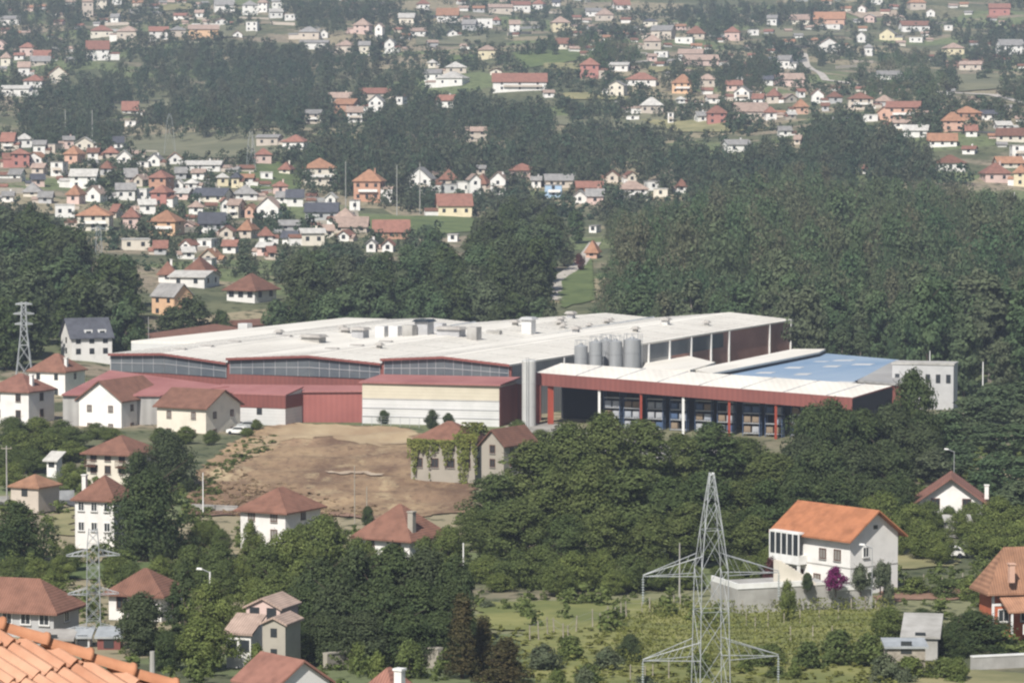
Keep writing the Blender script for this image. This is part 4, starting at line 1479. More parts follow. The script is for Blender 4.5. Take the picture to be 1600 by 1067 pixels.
hc(114, 178, 203, 779, 842, 748, r_(-20), 'h', 'white', 'brown', 'plain white house with brown hipped roof beside the dark domed tree', Y=438, wins=(3, 2), style='white', wsize=(.8, 1.1), chim=((-2.6, -1),))
hc(13, 60, 86, 761, 786, 746, r_(-28), 'h', 'beige', 'orange', 'low beige shed with pale orange hipped roof by the left pole', Y=478, wins=(1, 1), side=False, over=.4)
hc(72, 88, 95, 719, 737, 711, r_(-25), 's', 'white', 'light', 'tiny white hut with lean-to roof among the left trees', Y=520, wins=(1, 1), side=False)
hc(372, 446, 496, 798, 852, 769, r_(-30), 'h', 'white', 'brown', 'white house with brown hipped roof below the dry field', Y=438, wins=(2, 2), style='shut', wsize=(.9, 1.1), over=.7)
o = hc(556, 640, 690, 838, 868, 796, r_(-32), 'h', 'white', 'brown', 'low white house with broad brown roof and stout stone chimney', Y=420, wins=(2, 1), style='brown', over=.8)
m = MB()
m.box(3.2, 4.0, -3.0, -2.2, 2.5, 5.6)
m.box(3.1, 4.1, -3.1, -2.1, 5.6, 5.75)
m.build('chimney', 'plaster stone', o)
ru = hc(641, 742, 762, 690, 740, 664, r_(-12), 'h', 'stone', 'brown', 'derelict stone house with patchy rusty roof, partly under ivy', Y=512, wins=(4, 2), style='brown', over=.3, wsize=(1.0, 1.3))
hc(752, 787, 836, 694, 738, 673, r_(-32), 'y', 'stone', 'brown', 'stone front-gabled house beside the ivy-clad ruin', Y=503, wins=(1, 2), style='brown', wsize=(.8, 1.1))
hc(-70, 84, 112, 950, 992, 913, r_(-18), 'h', 'grey', 'brown', 'long grey house under a brown hipped roof above the near tiles', Y=356, wins=(5, 1), style='white', over=.8)
hc(166, 252, 278, 926, 968, 896, r_(-18), 'h', 'white', 'brown', 'white house with brown hipped roof right of the left lattice mast', Y=372, wins=(2, 1), style='brown', over=.7)
hc(409, 446, 466, 975, 1040, 966, r_(-18), 'y', 'stone', 'pale', 'narrow stone gabled annex with pale tiled roof by the low grove', Y=322, wins=(1, 2), over=.3, wsize=(.7, .9), side=False)
hc(383, 438, 462, 950, 1036, 936, r_(-20), 'y', 'pink', 'pale', 'tall pinkish house behind the narrow stone annex', Y=331, wins=(2, 3), over=.3, side=False)
hc(352, 392, 408, 990, 1036, 970, r_(-22), 's', 'white', 'pale', 'small white lean-to house left of the tall pinkish house', Y=327, wins=(2, 1), side=False, over=.3)
hc(362, 430, 512, 1074, 1120, 1038, r_(-50), 'x', 'white', 'red', 'white gable-ended house with red roof at the bottom edge', Y=290, wins=(2, 1), style='plain', over=.4)
o = hc(572, 612, 640, 1076, 1118, 1050, r_(-30), 'h', 'white', 'red', 'small red hipped roof and white chimney at the bottom edge', Y=283, wins=(1, 1), over=.4)
m = MB()
m.box(2.2, 2.95, -2.6, -1.9, 1, 4.3)
m.box(2.1, 3.05, -2.7, -1.8, 4.3, 4.5)
m.build('chimney', 'white paint', o)

hc(234, 272, 298, 463, 497, 445, r_(-38), 'x', 'peach', 'grey', 'peach house with grey gabled roof above the left factory corner', wins=(2, 2), style='plain', over=.4)
hc(352, 398, 428, 451, 474, 430, r_(-30), 'h', 'white', 'brown', 'white arched house with wide reddish-brown hipped roof above the factory', wins=(3, 1), style='plain', over=1.0, wsize=(1.6, 1.8))
# the white house with the bright orange roof
T = hc(1226, 1328, 1411, 838, 932, 801, r_(-51), 'x', 'cream', 'bright', 'large cream house with bright orange gabled roof and glazed corner balcony', Y=396, wins=(0, 1), side=False, over=.9,
       wallmat='plaster white', chim=())
w_, d_, e_ = T['w'], T['d'], T['e']
for x, z, h in ((1.6, 4.4, 1.1), (4.2, 4.4, 1.2), (3.6, 1.0, 1.3), (.6, 1.1, 1.1)):
    window(T, x, -d_ / 2, z, 0, 1.0, h, 'shut')
for y, z in ((-1.5, 4.8), (-.6, 1.1), (2.3, 1.2)):
    window(T, w_ / 2, y, z, math.pi / 2, .9, 1.15 if z > 4 else 1.7, 'white')
window(T, w_ / 2, 0.2, e_ + .7, math.pi / 2, .7, .5, 'plain')
m = MB()
m.box(-w_ / 2 - .1, w_ / 2 + .03, -d_ / 2 - .04, -d_ / 2 + .02, 3.45, 3.6)
m.box(w_ / 2 - .02, w_ / 2 + .04, -d_ / 2, d_ / 2, 3.45, 3.6)
m.build('string_course', 'concrete', T)
# glazed gallery on the upper floor
gx0, gx1 = -w_ / 2 - .2, -w_ / 2 + 5.2
m = MB()
m.box(gx0, gx1, -d_ / 2 - 1.5, -d_ / 2 - .03, 3.3, 4.4)
gal = m.build('gallery', 'white paint', T)
m = MB()
for k in range(6):
    x = gx0 + (gx1 - gx0 - .16) * k / 5
    m.box(x, x + .16, -d_ / 2 - 1.5, -d_ / 2 - 1.36, 4.402, e_ - .35)
m.box(gx0, gx1, -d_ / 2 - 1.5, -d_ / 2 - .03, e_ - .35, e_ - .1)
m.build('gallery_frame', 'white paint', gal)
for k in range(5):
    x0 = gx0 + (gx1 - gx0 - .16) * k / 5 + .165
    m = MB()
    m.box(x0, x0 + (gx1 - gx0 - .16) / 5 - .17, -d_ / 2 - 1.44, -d_ / 2 - 1.4, 4.41, e_ - .36)
    m.build('pane', 'glass dark', gal)
for x in (gx0 + .2, gx1 - .4):
    m = MB()
    m.box(x, x + .3, -d_ / 2 - 1.4, -d_ / 2 - 1.1, 0, 3.298)
    m.build('gallery_post', 'white paint', T)
m = MB()
m.box(gx0 + .6, gx1 - .6, -d_ / 2 - .06, -d_ / 2 + .02, 0.2, 2.6)
m.build('garage_door', 'brown wood', T)
m = MB()
for k in range(9):
    m.box(-1.2 + k * .45, -.75 + k * .45, -d_ / 2 - 1.7, -d_ / 2 - .03, -1.2, 2.1 - k * .33)
m.build('stair', 'plaster cream', T)

# terrace with its concrete retaining wall in front of it
ta, tb = at(1152, 945, 379), at(1362, 944, 385)
o = empty('terrace', ta, math.atan2(tb.y - ta.y, tb.x - ta.x), 'grey concrete retaining terrace with white parapet below the orange-roofed house', 'terrace')
ln_ = (tb - ta).length
m = MB()
m.box(0, ln_ * .72, 0, 8, -2, 1.9)
m.box(ln_ * .72 + .002, ln_, 0, 8, -2, 1.1)
m.build('retaining_wall', 'concrete', o)
m = MB()
m.box(0, ln_ * .55, -.1, .2, 1.902, 2.55)
m.box(0, .25, .202, 7.9, 1.902, 2.55)
m.box(ln_ * .55 + .6, ln_ * .72, -.1, .2, 1.902, 2.3)
m.box(ln_ * .72 + .01, ln_, -.1, .2, 1.102, 1.6)
m.build('parapet', 'white paint', o)
m = MB()
for k in range(12):
    m.box(ln_ * .55 - 4.2 + k * .42, ln_ * .55 - 3.78 + k * .42, .3, 1.9, 1.9, 5.0 - k * .26)
m.build('stair', 'plaster cream', o)
keep(1152, 1362, 890, 943, 380)

hc(1438, 1535, 1548, 783, 800, 748, r_(-8), 'y', 'white', 'red', 'low white bungalow with wide red gable among the right trees', Y=468, wins=(2, 1), style='brown', over=1.0, chim=((5.2, -1),))
V = hc(1538, 1550, 1660, 907, 985, 860, r_(12), 'h', 'salmon', 'orange', 'orange-red painted house with hipped roof at the right photo edge', Y=352, wins=(3, 2), style='white', over=.9, side=False, chim=((-2.2, -3.2),), wallmat='orange render')
w_, d_, e_ = V['w'], V['d'], V['e']
m = MB()
q = [(-w_ / 2 + .6, -d_ / 2 - 3.4, 2.6), (w_ / 2, -d_ / 2 - 3.4, 2.6), (w_ / 2, -d_ / 2 - .02, 4.1), (-w_ / 2 + .6, -d_ / 2 - .02, 4.1)]
m.hexa([(x, y, z - .2) for x, y, z in q], q)
pr_ = m.build('porch_roof', 'tiles orange', V)
m = MB()
m.box(-w_ / 2 + 2.4, w_ / 2, -d_ / 2 - 3.3, -d_ / 2 - 3.15, 0, 1.1)
m.build('porch_wall', 'white paint', V)
for x in (-w_ / 2 + 1.0, -w_ / 2 + 4.2, w_ / 2 - .5):
    m = MB()
    m.box(x, x + .22, -d_ / 2 - 3.3, -d_ / 2 - 3.08, 0, 2.4)
    m.build('porch_post', 'white paint', V)
for y0, z0 in ((-.12, e_ * .5), ):
    m = MB()
    m.box(-w_ / 2 - .06, w_ / 2 + .06, -d_ / 2 - .06, -d_ / 2 + .02, z0, z0 + .3)
    m.box(-w_ / 2 - .06, -w_ / 2 + .25, -d_ / 2 - .062, -d_ / 2 + .02, 0, e_)
    m.build('white_band', 'white paint', V)


def shed_box(pl, pr, top, base, Y, d, wallm, roofm, label, name='shed', cat='shed', th=0.0, over=.3, slope=.5):
    k = Y / F
    p = at((pl + pr) / 2, base, Y)
    return house((p.x, p.y + d / 2, p.z), th, (pr - pl) * k, d, (base - top) * k, slope, 's', 'grey', 'grey', label, None, name, cat, over=over, wins=(1, 1), side=False, wallmat=wallm, roofmat=roofm)


shed_box(1420, 1474, 996, 1012, 335, 7.0, 'concrete', 'concrete', 'low shed with a bare grey slab roof beside the round dark bush', th=R(-10), slope=1.3)
shed_box(1386, 1446, 1012, 1026, 318, 3.0, 'weathered post', 'galvanized', 'thin pale metal carport roof in front of the grey slab shed', 'carport', 'carport', slope=.3)
shed_box(152, 188, 996, 1022, 345, 3, 'red cladding', 'galvanized', 'dark red tin shed at the foot of the left lattice mast')
shed_box(118, 140, 996, 1018, 347, 2.5, 'white siding', 'galvanized', 'small pale shed left of the dark red tin shed')
shed_box(1478, 1516, 815, 823, 452, 2, 'concrete', 'concrete', 'small weathered grey outbuilding below the red bungalow')
shed_box(1412, 1440, 686, 702, 545, 4, 'plaster beige', 'concrete', 'pale little outbuilding half hidden in the right-hand trees')
shed_box(52, 112, 1000, 1014, 346, 3, 'concrete', 'weathered shingle', 'grey corrugated lean-to in front of the long grey house')
shed_box(1258, 1296, 728, 736, 520, 3, 'plaster cream', 'concrete', 'small cream hut in the shade of the right-hand trees')

# walls
def wall_line(pix, h, t, mt, label, name='garden_wall', cat='garden wall', capm=None, group=None):
    P = [gnd(x, r) for x, r in pix]
    o = empty(name, P[0], 0, label, cat, group)
    m, c = MB(), MB()
    for a, b in zip(P[:-1], P[1:]):
        a, b = a - P[0], b - P[0]
        n_ = (b - a).cross(Vector((0, 0, 1))).normalized() * t / 2
        m.hexa([a + n_ - Vector((0, 0, 1)), b + n_ - Vector((0, 0, 1)), b - n_ - Vector((0, 0, 1)), a - n_ - Vector((0, 0, 1))],
               [a + n_ + Vector((0, 0, h)), b + n_ + Vector((0, 0, h)), b - n_ + Vector((0, 0, h)), a - n_ + Vector((0, 0, h))])
        n2 = n_ * 1.25
        c.hexa([a + n2 + Vector((0, 0, h + .002)), b + n2 + Vector((0, 0, h + .002)), b - n2 + Vector((0, 0, h + .002)), a - n2 + Vector((0, 0, h + .002))],
               [a + n2 + Vector((0, 0, h + .15)), b + n2 + Vector((0, 0, h + .15)), b - n2 + Vector((0, 0, h + .15)), a - n2 + Vector((0, 0, h + .15))])
    m.build('wall', mt, o)
    c.build('coping', capm or mt, o)
    return o


wall_line([(1518, 1046), (1560, 1044), (1640, 1040)], 1.3, .5, 'concrete', 'pale concrete wall at the lower right corner', capm='white paint')
wall_line([(84, 784), (116, 783)], 1.6, .1, 'steel', 'grey-green sheet fence beside the pale orange shed', 'sheet_fence', 'fence')
wall_line([(-20, 787), (14, 787)], 1.0, .4, 'concrete', 'short grey wall left of the pale orange shed')
wall_line([(508, 1046), (560, 1040), (600, 1036)], 1.6, .6, 'plaster stone', 'broken pale stone wall at the foot of the low dark grove')
wall_line([(612, 1036), (650, 1040), (688, 1044)], 2.0, .7, 'plaster stone', 'higher rubble stone wall right of the broken one')
wall_line([(300, 797), (372, 800)], .8, .4, 'concrete', 'long low grey wall along the lower edge of the dry field')

# ------------------------------------------------------------------ ground patches
patch('dry_field', [(288, 800), (306, 745), (352, 700), (400, 672), (452, 662), (560, 666), (640, 670), (742, 742), (738, 800), (640, 810), (520, 803)], 'dry grass', 0.2, 1.0)
patch('straw_strip', [(440, 666), (470, 663), (560, 667), (636, 671), (655, 692), (600, 700), (520, 684), (450, 688), (400, 712), (360, 722), (400, 690)], 'straw', 0.27, 0.9, 1.6)
patch('sand_strip', [(508, 738), (560, 740), (604, 743), (600, 745.5), (560, 744), (510, 740.5)], 'sand',  0.42, 0.8)
patch('path', [(290, 800), (520, 803), (640, 811), (640, 816), (520, 808), (288, 806)], 'dry soil', 0.28)
patch('vineyard_ground', [(812, 1000), (830, 950), (1000, 945), (1150, 950), (1390, 955), (1400, 1000), (1350, 1067), (1100, 1090), (850, 1090)], 'vineyard grass', bare=False)
patch('meadow', [(740, 942), (1060, 938), (1060, 950), (860, 985), (760, 985)], 'vineyard grass', 0.18, bare=False)
patch('dry_strip', [(1370, 922), (1520, 918), (1525, 936), (1372, 940)], 'brown soil')
patch('lawn', [(1410, 1052), (1530, 1048), (1640, 1056), (1640, 1100), (1400, 1100)], 'hay')
patch('lawn', [(1385, 862), (1470, 858), (1500, 884), (1390, 892)], 'hay', 0.2)
patch('meadow', [(88, 795), (116, 793), (116, 838), (82, 838)], 'hay', 0.2)
patch('meadow', [(0, 880), (110, 880), (370, 880), (360, 905), (0, 905)], 'green meadow', 0.18)
patch('yard', [(800, 662), (860, 662), (1000, 690), (1240, 720), (1260, 745), (980, 720), (790, 680)], 'yard', 0.2)
patch('green_field', [(560, 342), (680, 338), (760, 342), (752, 362), (640, 370), (575, 360)], 'green meadow', 0.3)
patch('olive_field', [(196, 214), (300, 208), (480, 207), (470, 236), (330, 248), (205, 246)], 'olive field', 0.4)
patch('olive_field', [(866, 182), (1000, 178), (1120, 184), (1110, 196), (870, 196)], 'olive field', 0.5)
patch('olive_field', [(1000, 188), (1120, 190), (1200, 205), (1060, 208)], 'hay', 0.6)
patch('green_field', [(868, 440), (925, 405), (930, 470), (878, 482)], 'green meadow', 0.3)
patch('olive_field', [(650, 60), (760, 52), (760, 68), (650, 72)], 'olive field', 0.5)
patch('green_field', [(800, 84), (920, 76), (940, 92), (820, 108)], 'green meadow', 0.5)
patch('olive_field', [(1200, 46), (1320, 44), (1320, 58), (1200, 60)], 'olive field', 0.5)
patch('olive_field', [(1320, 20), (1400, 17), (1408, 26), (1345, 30)], 'sand', 0.6)
patch('olive_field', [(250, 8), (300, 6), (300, 16), (250, 20)], 'hay', 0.6)
patch('olive_field', [(340, 42), (400, 40), (400, 58), (345, 60)], 'olive field', 0.6)
patch('olive_field', [(1490, 118), (1560, 116), (1570, 140), (1495, 145)], 'olive field', 0.6)
patch('olive_field', [(160, 158), (270, 152), (272, 176), (190, 182)], 'olive field', 0.6)
patch('olive_field', [(850, 100), (960, 104), (960, 112), (850, 110)], 'hay', 0.6)
patch('green_field', [(370, 258), (470, 250), (470, 300), (380, 296)], 'green meadow', 0.4)
ribbon('dirt_track', [(1256, 84), (1260, 102), (1276, 112), (1290, 126), (1310, 128), (1345, 134)], 4.5, 'track')
ribbon('dirt_track', [(1490, 146), (1550, 149), (1580, 156), (1620, 167)], 5.0, 'track')
ribbon('road', [(1490, 205), (1540, 208), (1640, 213)], 6.0, 'asphalt')
ribbon('dirt_track', [(856, 80), (920, 80), (1010, 84)], 4, 'track')
ribbon('dirt_track', [(938, 98), (1000, 98), (1022, 94)], 4, 'track')
ribbon('dirt_track', [(870, 470), (866, 440), (905, 415), (930, 380)], 4.0, 'track')
patch('olive_field', [(880, 147), (985, 150), (978, 159), (880, 157)], 'hay', 0.6)
patch('olive_field', [(1010, 106), (1130, 104), (1130, 112), (1012, 118)], 'hay', 0.6)
patch('olive_field', [(1475, 97), (1545, 90), (1562, 96), (1480, 107)], 'brown soil', 0.6)
patch('olive_field', [(700, 88), (745, 86), (745, 96), (700, 98)], 'green meadow', 0.6)
patch('olive_field', [(470, 205), (560, 214), (640, 206), (560, 220)], 'hay', 0.6)
BARE.append([(1250, 80), (1265, 80), (1300, 120), (1350, 128), (1350, 138), (1290, 134), (1255, 108)])
BARE.append([(1480, 140), (1560, 142), (1610, 160), (1620, 172), (1560, 158), (1480, 152)])
GW = random.Random(17)
for zone, n in (([(0, 215), (240, 235), (520, 300), (560, 370), (340, 400), (120, 350), (0, 310)], 26), ([(130, 10), (820, 10), (860, 60), (640, 100), (180, 70)], 18), ([(860, 20), (1480, 20), (1580, 100), (1400, 190), (980, 190), (900, 100)], 30)):
    got = 0
    while got < n:
        x, r = GW.uniform(min(p[0] for p in zone), max(p[0] for p in zone)), GW.uniform(min(p[1] for p in zone), max(p[1] for p in zone))
        if not inside(zone, x, r):
            continue
        got += 1
        wpx = GW.uniform(14, 46)
        p, q = gnd(x - wpx / 2, r), gnd(x + wpx / 2, r + GW.uniform(-3, 3))
        o = empty('garden_wall', p, math.atan2(q.y - p.y, q.x - p.x), 'low pale garden or terrace wall among the hillside houses', 'garden wall', 'pale walls among the hillside houses')
        ln_ = math.hypot(q.x - p.x, q.y - p.y)
        m = MB()
        h = GW.uniform(1.0, 2.2)
        m.hexa([(0, 0, -2), (ln_, 0, q.z - p.z - 2), (ln_, .4, q.z - p.z - 2), (0, .4, -2)], [(0, 0, h), (ln_, 0, q.z - p.z + h), (ln_, .4, q.z - p.z + h), (0, .4, h)])
        m.build('wall', 'plaster ' + GW.choice(['stone', 'grey', 'beige', 'white', 'stone']), o)
ribbon('road', [(-20, 790), (110, 786), (160, 800)], 4.0, 'asphalt')
keep(440, 650, 668, 740, 560)
keep(300, 640, 700, 790, 500)
keep(196, 470, 212, 236, 1380)
keep(1256, 1300, 86, 126, 1950)
keep(866, 1110, 184, 195, 1560)
keep(870, 925, 420, 475, 900)
keep(570, 750, 343, 362, 1090)
# ------------------------------------------------------------------ trees
leaf_mat('leaves pine', (0.092, 0.118, 0.041), (0.131, 0.156, 0.058), (0.068, 0.100, 0.041), 0.30)
leaf_mat('leaves dark', (0.053, 0.078, 0.036), (0.083, 0.108, 0.045), (0.075, 0.092, 0.050), 0.35)
leaf_mat('leaves green', (0.110, 0.141, 0.044), (0.167, 0.198, 0.063), (0.084, 0.112, 0.044), 0.4)
leaf_mat('leaves wood', (0.068, 0.108, 0.054), (0.105, 0.144, 0.071), (0.115, 0.127, 0.078), 0.16)
leaf_mat('leaves grey', (0.098, 0.123, 0.070), (0.147, 0.165, 0.098), (0.090, 0.109, 0.071), 0.3)
leaf_mat('leaves rust', (0.092, 0.078, 0.038), (0.062, 0.068, 0.032), (0.095, 0.070, 0.038), 0.5)
leaf_mat('blossom', (0.20, 0.03, 0.12), (0.13, 0.02, 0.085), (0.16, 0.04, 0.10), 1.2)
leaf_mat('leaves forest', (0.062, 0.108, 0.054), (0.097, 0.137, 0.069), (0.134, 0.133, 0.083), 0.022, mass=True)
leaf_mat('leaves farwood', (0.052, 0.084, 0.053), (0.074, 0.104, 0.061), (0.095, 0.104, 0.067), 0.03, mass=True)
leaf_mat('leaves vine', (0.144, 0.172, 0.046), (0.201, 0.213, 0.062), (0.172, 0.167, 0.060), 0.35)
leaf_mat('leaves plum', (0.112, 0.040, 0.040), (0.073, 0.040, 0.033), (0.092, 0.040, 0.040), 0.8)


def leaf_quads(rng, c, n, size, asp=0.75):
    """quads at centres c with normals n"""
    k = len(c)
    n = n / (np.linalg.norm(n, axis=1, keepdims=True) + 1e-9)
    r = rng.normal(size=(k, 3))
    t = np.cross(n, r)
    t /= np.linalg.norm(t, axis=1, keepdims=True) + 1e-9
    b = np.cross(n, t)
    s = (size * rng.uniform(0.6, 1.25, size=(k, 1)))
    t, b = t * s, b * s * asp
    V = np.empty((k, 4, 3))
    j = lambda: rng.uniform(0.75, 1.15, size=(k, 1))
    V[:, 0] = c - t * j()
    V[:, 1] = c - b * j() + t * 0.15
    V[:, 2] = c + t * j()
    V[:, 3] = c + b * j() + t * 0.1
    return V.reshape(-1, 3)


def crown(seed, H, Wd, z0, ncl, nlf, leaf, shape, rc=None):
    """crown of leaf clumps: H total height, Wd crown width, z0 height where the crown starts"""
    rng = np.random.default_rng(seed)
    out = []
    hh = H - z0
    cs = []
    for i in range(ncl):
        t = rng.uniform(0.02, 1.0)
        if shape == 'round':
            rad = math.sqrt(max(0.0, 1 - (2 * t - 0.85) ** 2 / 1.35)) if t > 0.1 else 0.75
        elif shape == 'dome':
            rad = math.sqrt(max(0.0, 1 - t ** 2.2))
        elif shape == 'cone':
            rad = (1 - t) * 0.95 + 0.06
        elif shape == 'column':
            rad = (0.6 + 0.4 * math.sin(math.pi * min(t * 1.15, 1))) * (1 if t < 0.75 else (1 - t) / 0.25 + 0.12)
        elif shape == 'tall':
            rad = 0.35 + 0.65 * math.sin(math.pi * min(max(t, 0.05), 0.97)) ** 0.7
        else:
            rad = 1
        a = rng.uniform(0, 2 * math.pi)
        f = math.sqrt(rng.uniform(0.18, 1.0))
        w = 1 + 0.22 * math.sin(a * 3 + seed) + 0.12 * math.sin(a * 5 + 2 * seed)
        cs.append((a, f, rad * w, t))
    r0 = rc or Wd * 0.15
    for a, f, rad, t in cs:
        r = r0 * rng.uniform(0.65, 1.35)
        R_ = max(rad * Wd / 2 - r * 0.7, 0)
        c = np.array([math.cos(a) * f * R_, math.sin(a) * f * R_, z0 + t * (hh - r * 0.6)])
        k = max(6, int(nlf * (r / r0) ** 2))
        d = rng.normal(size=(k, 3))
        d /= np.linalg.norm(d, axis=1, keepdims=True)
        d[:, 2] = np.where(d[:, 2] < 0, d[:, 2] * 0.6, d[:, 2])
        rr = rng.uniform(0.6, 1.1, size=(k, 1)) * r
        p = c + d * rr * np.array([1, 1, 0.9])
        oc = (p - np.array([0, 0, z0 + hh * 0.35])) / np.array([Wd / 2, Wd / 2, hh * 0.62])
        nrm = d * 0.75 + oc * 0.75 + rng.normal(size=(k, 3)) * 0.5 + np.array([0, 0, 0.08])
        out.append(leaf_quads(rng, p, nrm, leaf))
    return np.concatenate(out)


def trunk(seed, H, r, top, limbs, spread):
    g = random.Random(seed)
    m = MB()
    pts = [Vector((0, 0, -1.0))]
    n = 4
    for i in range(1, n + 1):
        t = i / n
        pts.append(Vector((g.uniform(-.03, .03) * H * t, g.uniform(-.03, .03) * H * t, top * t)))
    for i in range(n):
        m.bar(pts[i], pts[i + 1], r * (1 - 0.75 * i / n), r * (1 - 0.75 * (i + 1) / n), 7)
    for k in range(limbs):
        t = g.uniform(0.45, 0.95)
        a = g.uniform(0, 6.28)
        p = pts[1].lerp(pts[n], (t - .25) / .75) if t > .25 else pts[1]
        ln_ = spread * g.uniform(.5, .9)
        q = p + Vector((math.cos(a) * ln_, math.sin(a) * ln_, ln_ * g.uniform(.4, .9)))
        m.bar(p, q, r * .35, r * .1, 5)
    return m


# prototypes: kind -> list of (crown mesh, trunk mesh, H, W)
KINDS_ = {}


def proto_tree(kind, n, H, Wd, z0, ncl, nlf, leaf, shape, mt, bark='bark', rc=None, limbs=6):
    KINDS_[kind] = []
    for i in range(n):
        sd = hash_(kind) + i * 17
        cm = quads_mesh('crown', crown(sd, H, Wd, z0, ncl, nlf, leaf, shape, rc), mt)
        tm = trunk(sd, H, H * 0.018 + 0.06, H * .86, limbs, Wd * .45).mesh('trunk', bark)
        KINDS_[kind].append((cm, tm, H, Wd))


def hash_(s):
    return sum((i + 1) * ord(c) for i, c in enumerate(s))


proto_tree('pine', 5, 18, 9, 3.0, 114, 94, 0.237, 'round', 'leaves pine', rc=1.35)
proto_tree('oak', 4, 11, 10, 1.0, 108, 89, 0.237, 'round', 'leaves green', rc=1.4)
proto_tree('dark', 3, 12, 12, 0.3, 148, 94, 0.222, 'dome', 'leaves dark', rc=1.5)
proto_tree('dense', 4, 11, 9, 0.6, 114, 89, 0.222, 'round', 'leaves dark', rc=1.3)
proto_tree('cypress', 2, 10, 2.4, 0.2, 54, 60, 0.163, 'column', 'leaves dark', rc=0.5, limbs=2)
proto_tree('thuja', 2, 12, 6, 0.3, 94, 67, 0.192, 'cone', 'leaves rust', rc=0.95, limbs=3)
proto_tree('shrub', 4, 3.2, 3.6, 0.1, 35, 62, 0.148, 'dome', 'leaves green', rc=0.62, limbs=3)
proto_tree('greyshrub', 3, 3.2, 3.6, 0.1, 35, 62, 0.148, 'dome', 'leaves grey', rc=0.62, limbs=3)
proto_tree('wood', 6, 18, 7.5, 2.0, 63, 52, 0.408, 'tall', 'leaves wood', bark='pale bark', rc=1.35, limbs=4)
proto_tree('woodround', 4, 15, 9, 1.5, 64, 55, 0.408, 'round', 'leaves wood', rc=1.5, limbs=4)
proto_tree('fardark', 4, 15, 10, 1.0, 64, 55, 0.425, 'round', 'leaves dark', rc=1.6, limbs=4)
proto_tree('bougainvillea', 1, 3.0, 3.6, 0.2, 29, 75, 0.136, 'dome', 'blossom', rc=0.6, limbs=3)
proto_tree('plum', 1, 3.4, 3.6, 0.4, 29, 62, 0.153, 'round', 'leaves plum', rc=0.6, limbs=3)
GT = random.Random(5)
TREES = []


def put_tree(kind, loc, h, w, label, cat='tree', group=None, name='tree'):
    cm, tm, H, Wd = GT.choice(KINDS_[kind])
    o = empty(name, loc, GT.uniform(0, 6.28), label, cat, group)
    o.scale = (w / Wd, w / Wd, h / H)
    link('trunk', tm, o)
    link('crown', cm, o)
    return o


NAME = dict(pine='pine_tree', oak='broadleaf_tree', dark='evergreen_oak', dense='evergreen_tree', cypress='cypress', thuja='conifer', shrub='shrub', greyshrub='shrub',
            wood='eucalyptus_tree', woodround='broadleaf_tree', fardark='evergreen_tree', bougainvillea='bougainvillea', plum='shrub')


def T_(px, top, Y, wpx, kind, label, group=None, cat=None, foot=None):
    p = at(px, top, Y)
    g = ground(p.x, Y) if foot is None else at(px, foot, Y).z
    h = max(p.z - g, 1.0)
    w = wpx * Y / F
    cat = cat or ('shrub' if kind in ('shrub', 'greyshrub', 'bougainvillea', 'plum') else 'tree')
    TREES.append((px, top, Y, wpx))
    return put_tree(kind, (p.x, Y, g), h, w, label, cat, group, NAME[kind])


# the grove in the middle of the picture
GL = 'olive-green round-topped pine of the tall grove in front of the open shed'
for px, top, Y, w in [(775, 738, 445, 100), (830, 690, 452, 120), (888, 668, 458, 120), (945, 652, 465, 120), (1003, 662, 470, 120), (1060, 672, 478, 110), (1112, 668, 486, 110),
                      (1160, 690, 490, 110), (1205, 700, 480, 110), (862, 728, 432, 125), (925, 716, 428, 125), (985, 736, 424, 125), (1045, 740, 432, 110), (1100, 742, 440, 110),
                      (1150, 750, 442, 110), (1200, 752, 436, 90), (768, 800, 425, 90), (812, 778, 420, 105), (1075, 790, 424, 85), (1130, 800, 420, 85), (1180, 800, 418, 80),
                      (885, 795, 413, 100), (950, 790, 410, 95), (1015, 800, 412, 90), (740, 790, 440, 60)]:
    T_(px, top + GT.uniform(-10, 8), Y, w * GT.uniform(.8, 1.1), 'pine', GL, 'pines of the tall grove')
GU = 'leafy bright-green young tree along the lower front of the tall grove'
for px, top, Y, w in [(760, 868, 408, 70), (805, 858, 404, 70), (848, 850, 402, 75), (895, 862, 400, 70), (940, 858, 402, 60), (985, 866, 400, 65), (1030, 872, 401, 60), (1072, 878, 402, 60),
                      (870, 880, 396, 55), (780, 895, 400, 50), (960, 890, 397, 50), (1180, 868, 404, 60), (1140, 872, 404, 55), (1205, 850, 410, 45)]:
    T_(px, top, Y, w, 'oak', GU, 'young trees fronting the grove')
# right of the grove
GR = 'dark tree in the belt below the right end of the open shed'
for px, top, Y, w in [(1268, 632, 505, 90), (1300, 622, 512, 90), (1345, 640, 516, 100), (1390, 632, 520, 95), (1285, 690, 480, 100), (1330, 690, 484, 105), (1385, 690, 490, 100), (1435, 660, 515, 90),
                      (1250, 730, 462, 90), (1300, 745, 456, 95), (1350, 740, 466, 90), (1255, 680, 500, 80), (1225, 770, 450, 60), (1400, 740, 470, 80)]:
    T_(px, top, Y, w, 'dense', GR, 'dark trees of the right belt')
T_(1428, 578, 530, 80, 'dense', 'tall dark pointed tree in front of the pale office block')
GQ = 'grey-green tree on the slope right of the office block'
for px, top, Y, w in [(1480, 640, 545, 80), (1515, 620, 570, 80), (1550, 600, 590, 90), (1590, 595, 600, 90), (1500, 690, 520, 85), (1545, 660, 550, 90), (1590, 660, 545, 90), (1560, 705, 505, 85),
                      (1610, 710, 500, 90), (1460, 700, 512, 70), (1530, 735, 485, 70), (1590, 750, 470, 80), (1470, 660, 535, 70), (1615, 630, 570, 80)]:
    T_(px, top, Y, w, 'woodround', GQ, 'grey-green trees on the right slope')
GG = 'fresh green garden tree around the red-gabled bungalow'
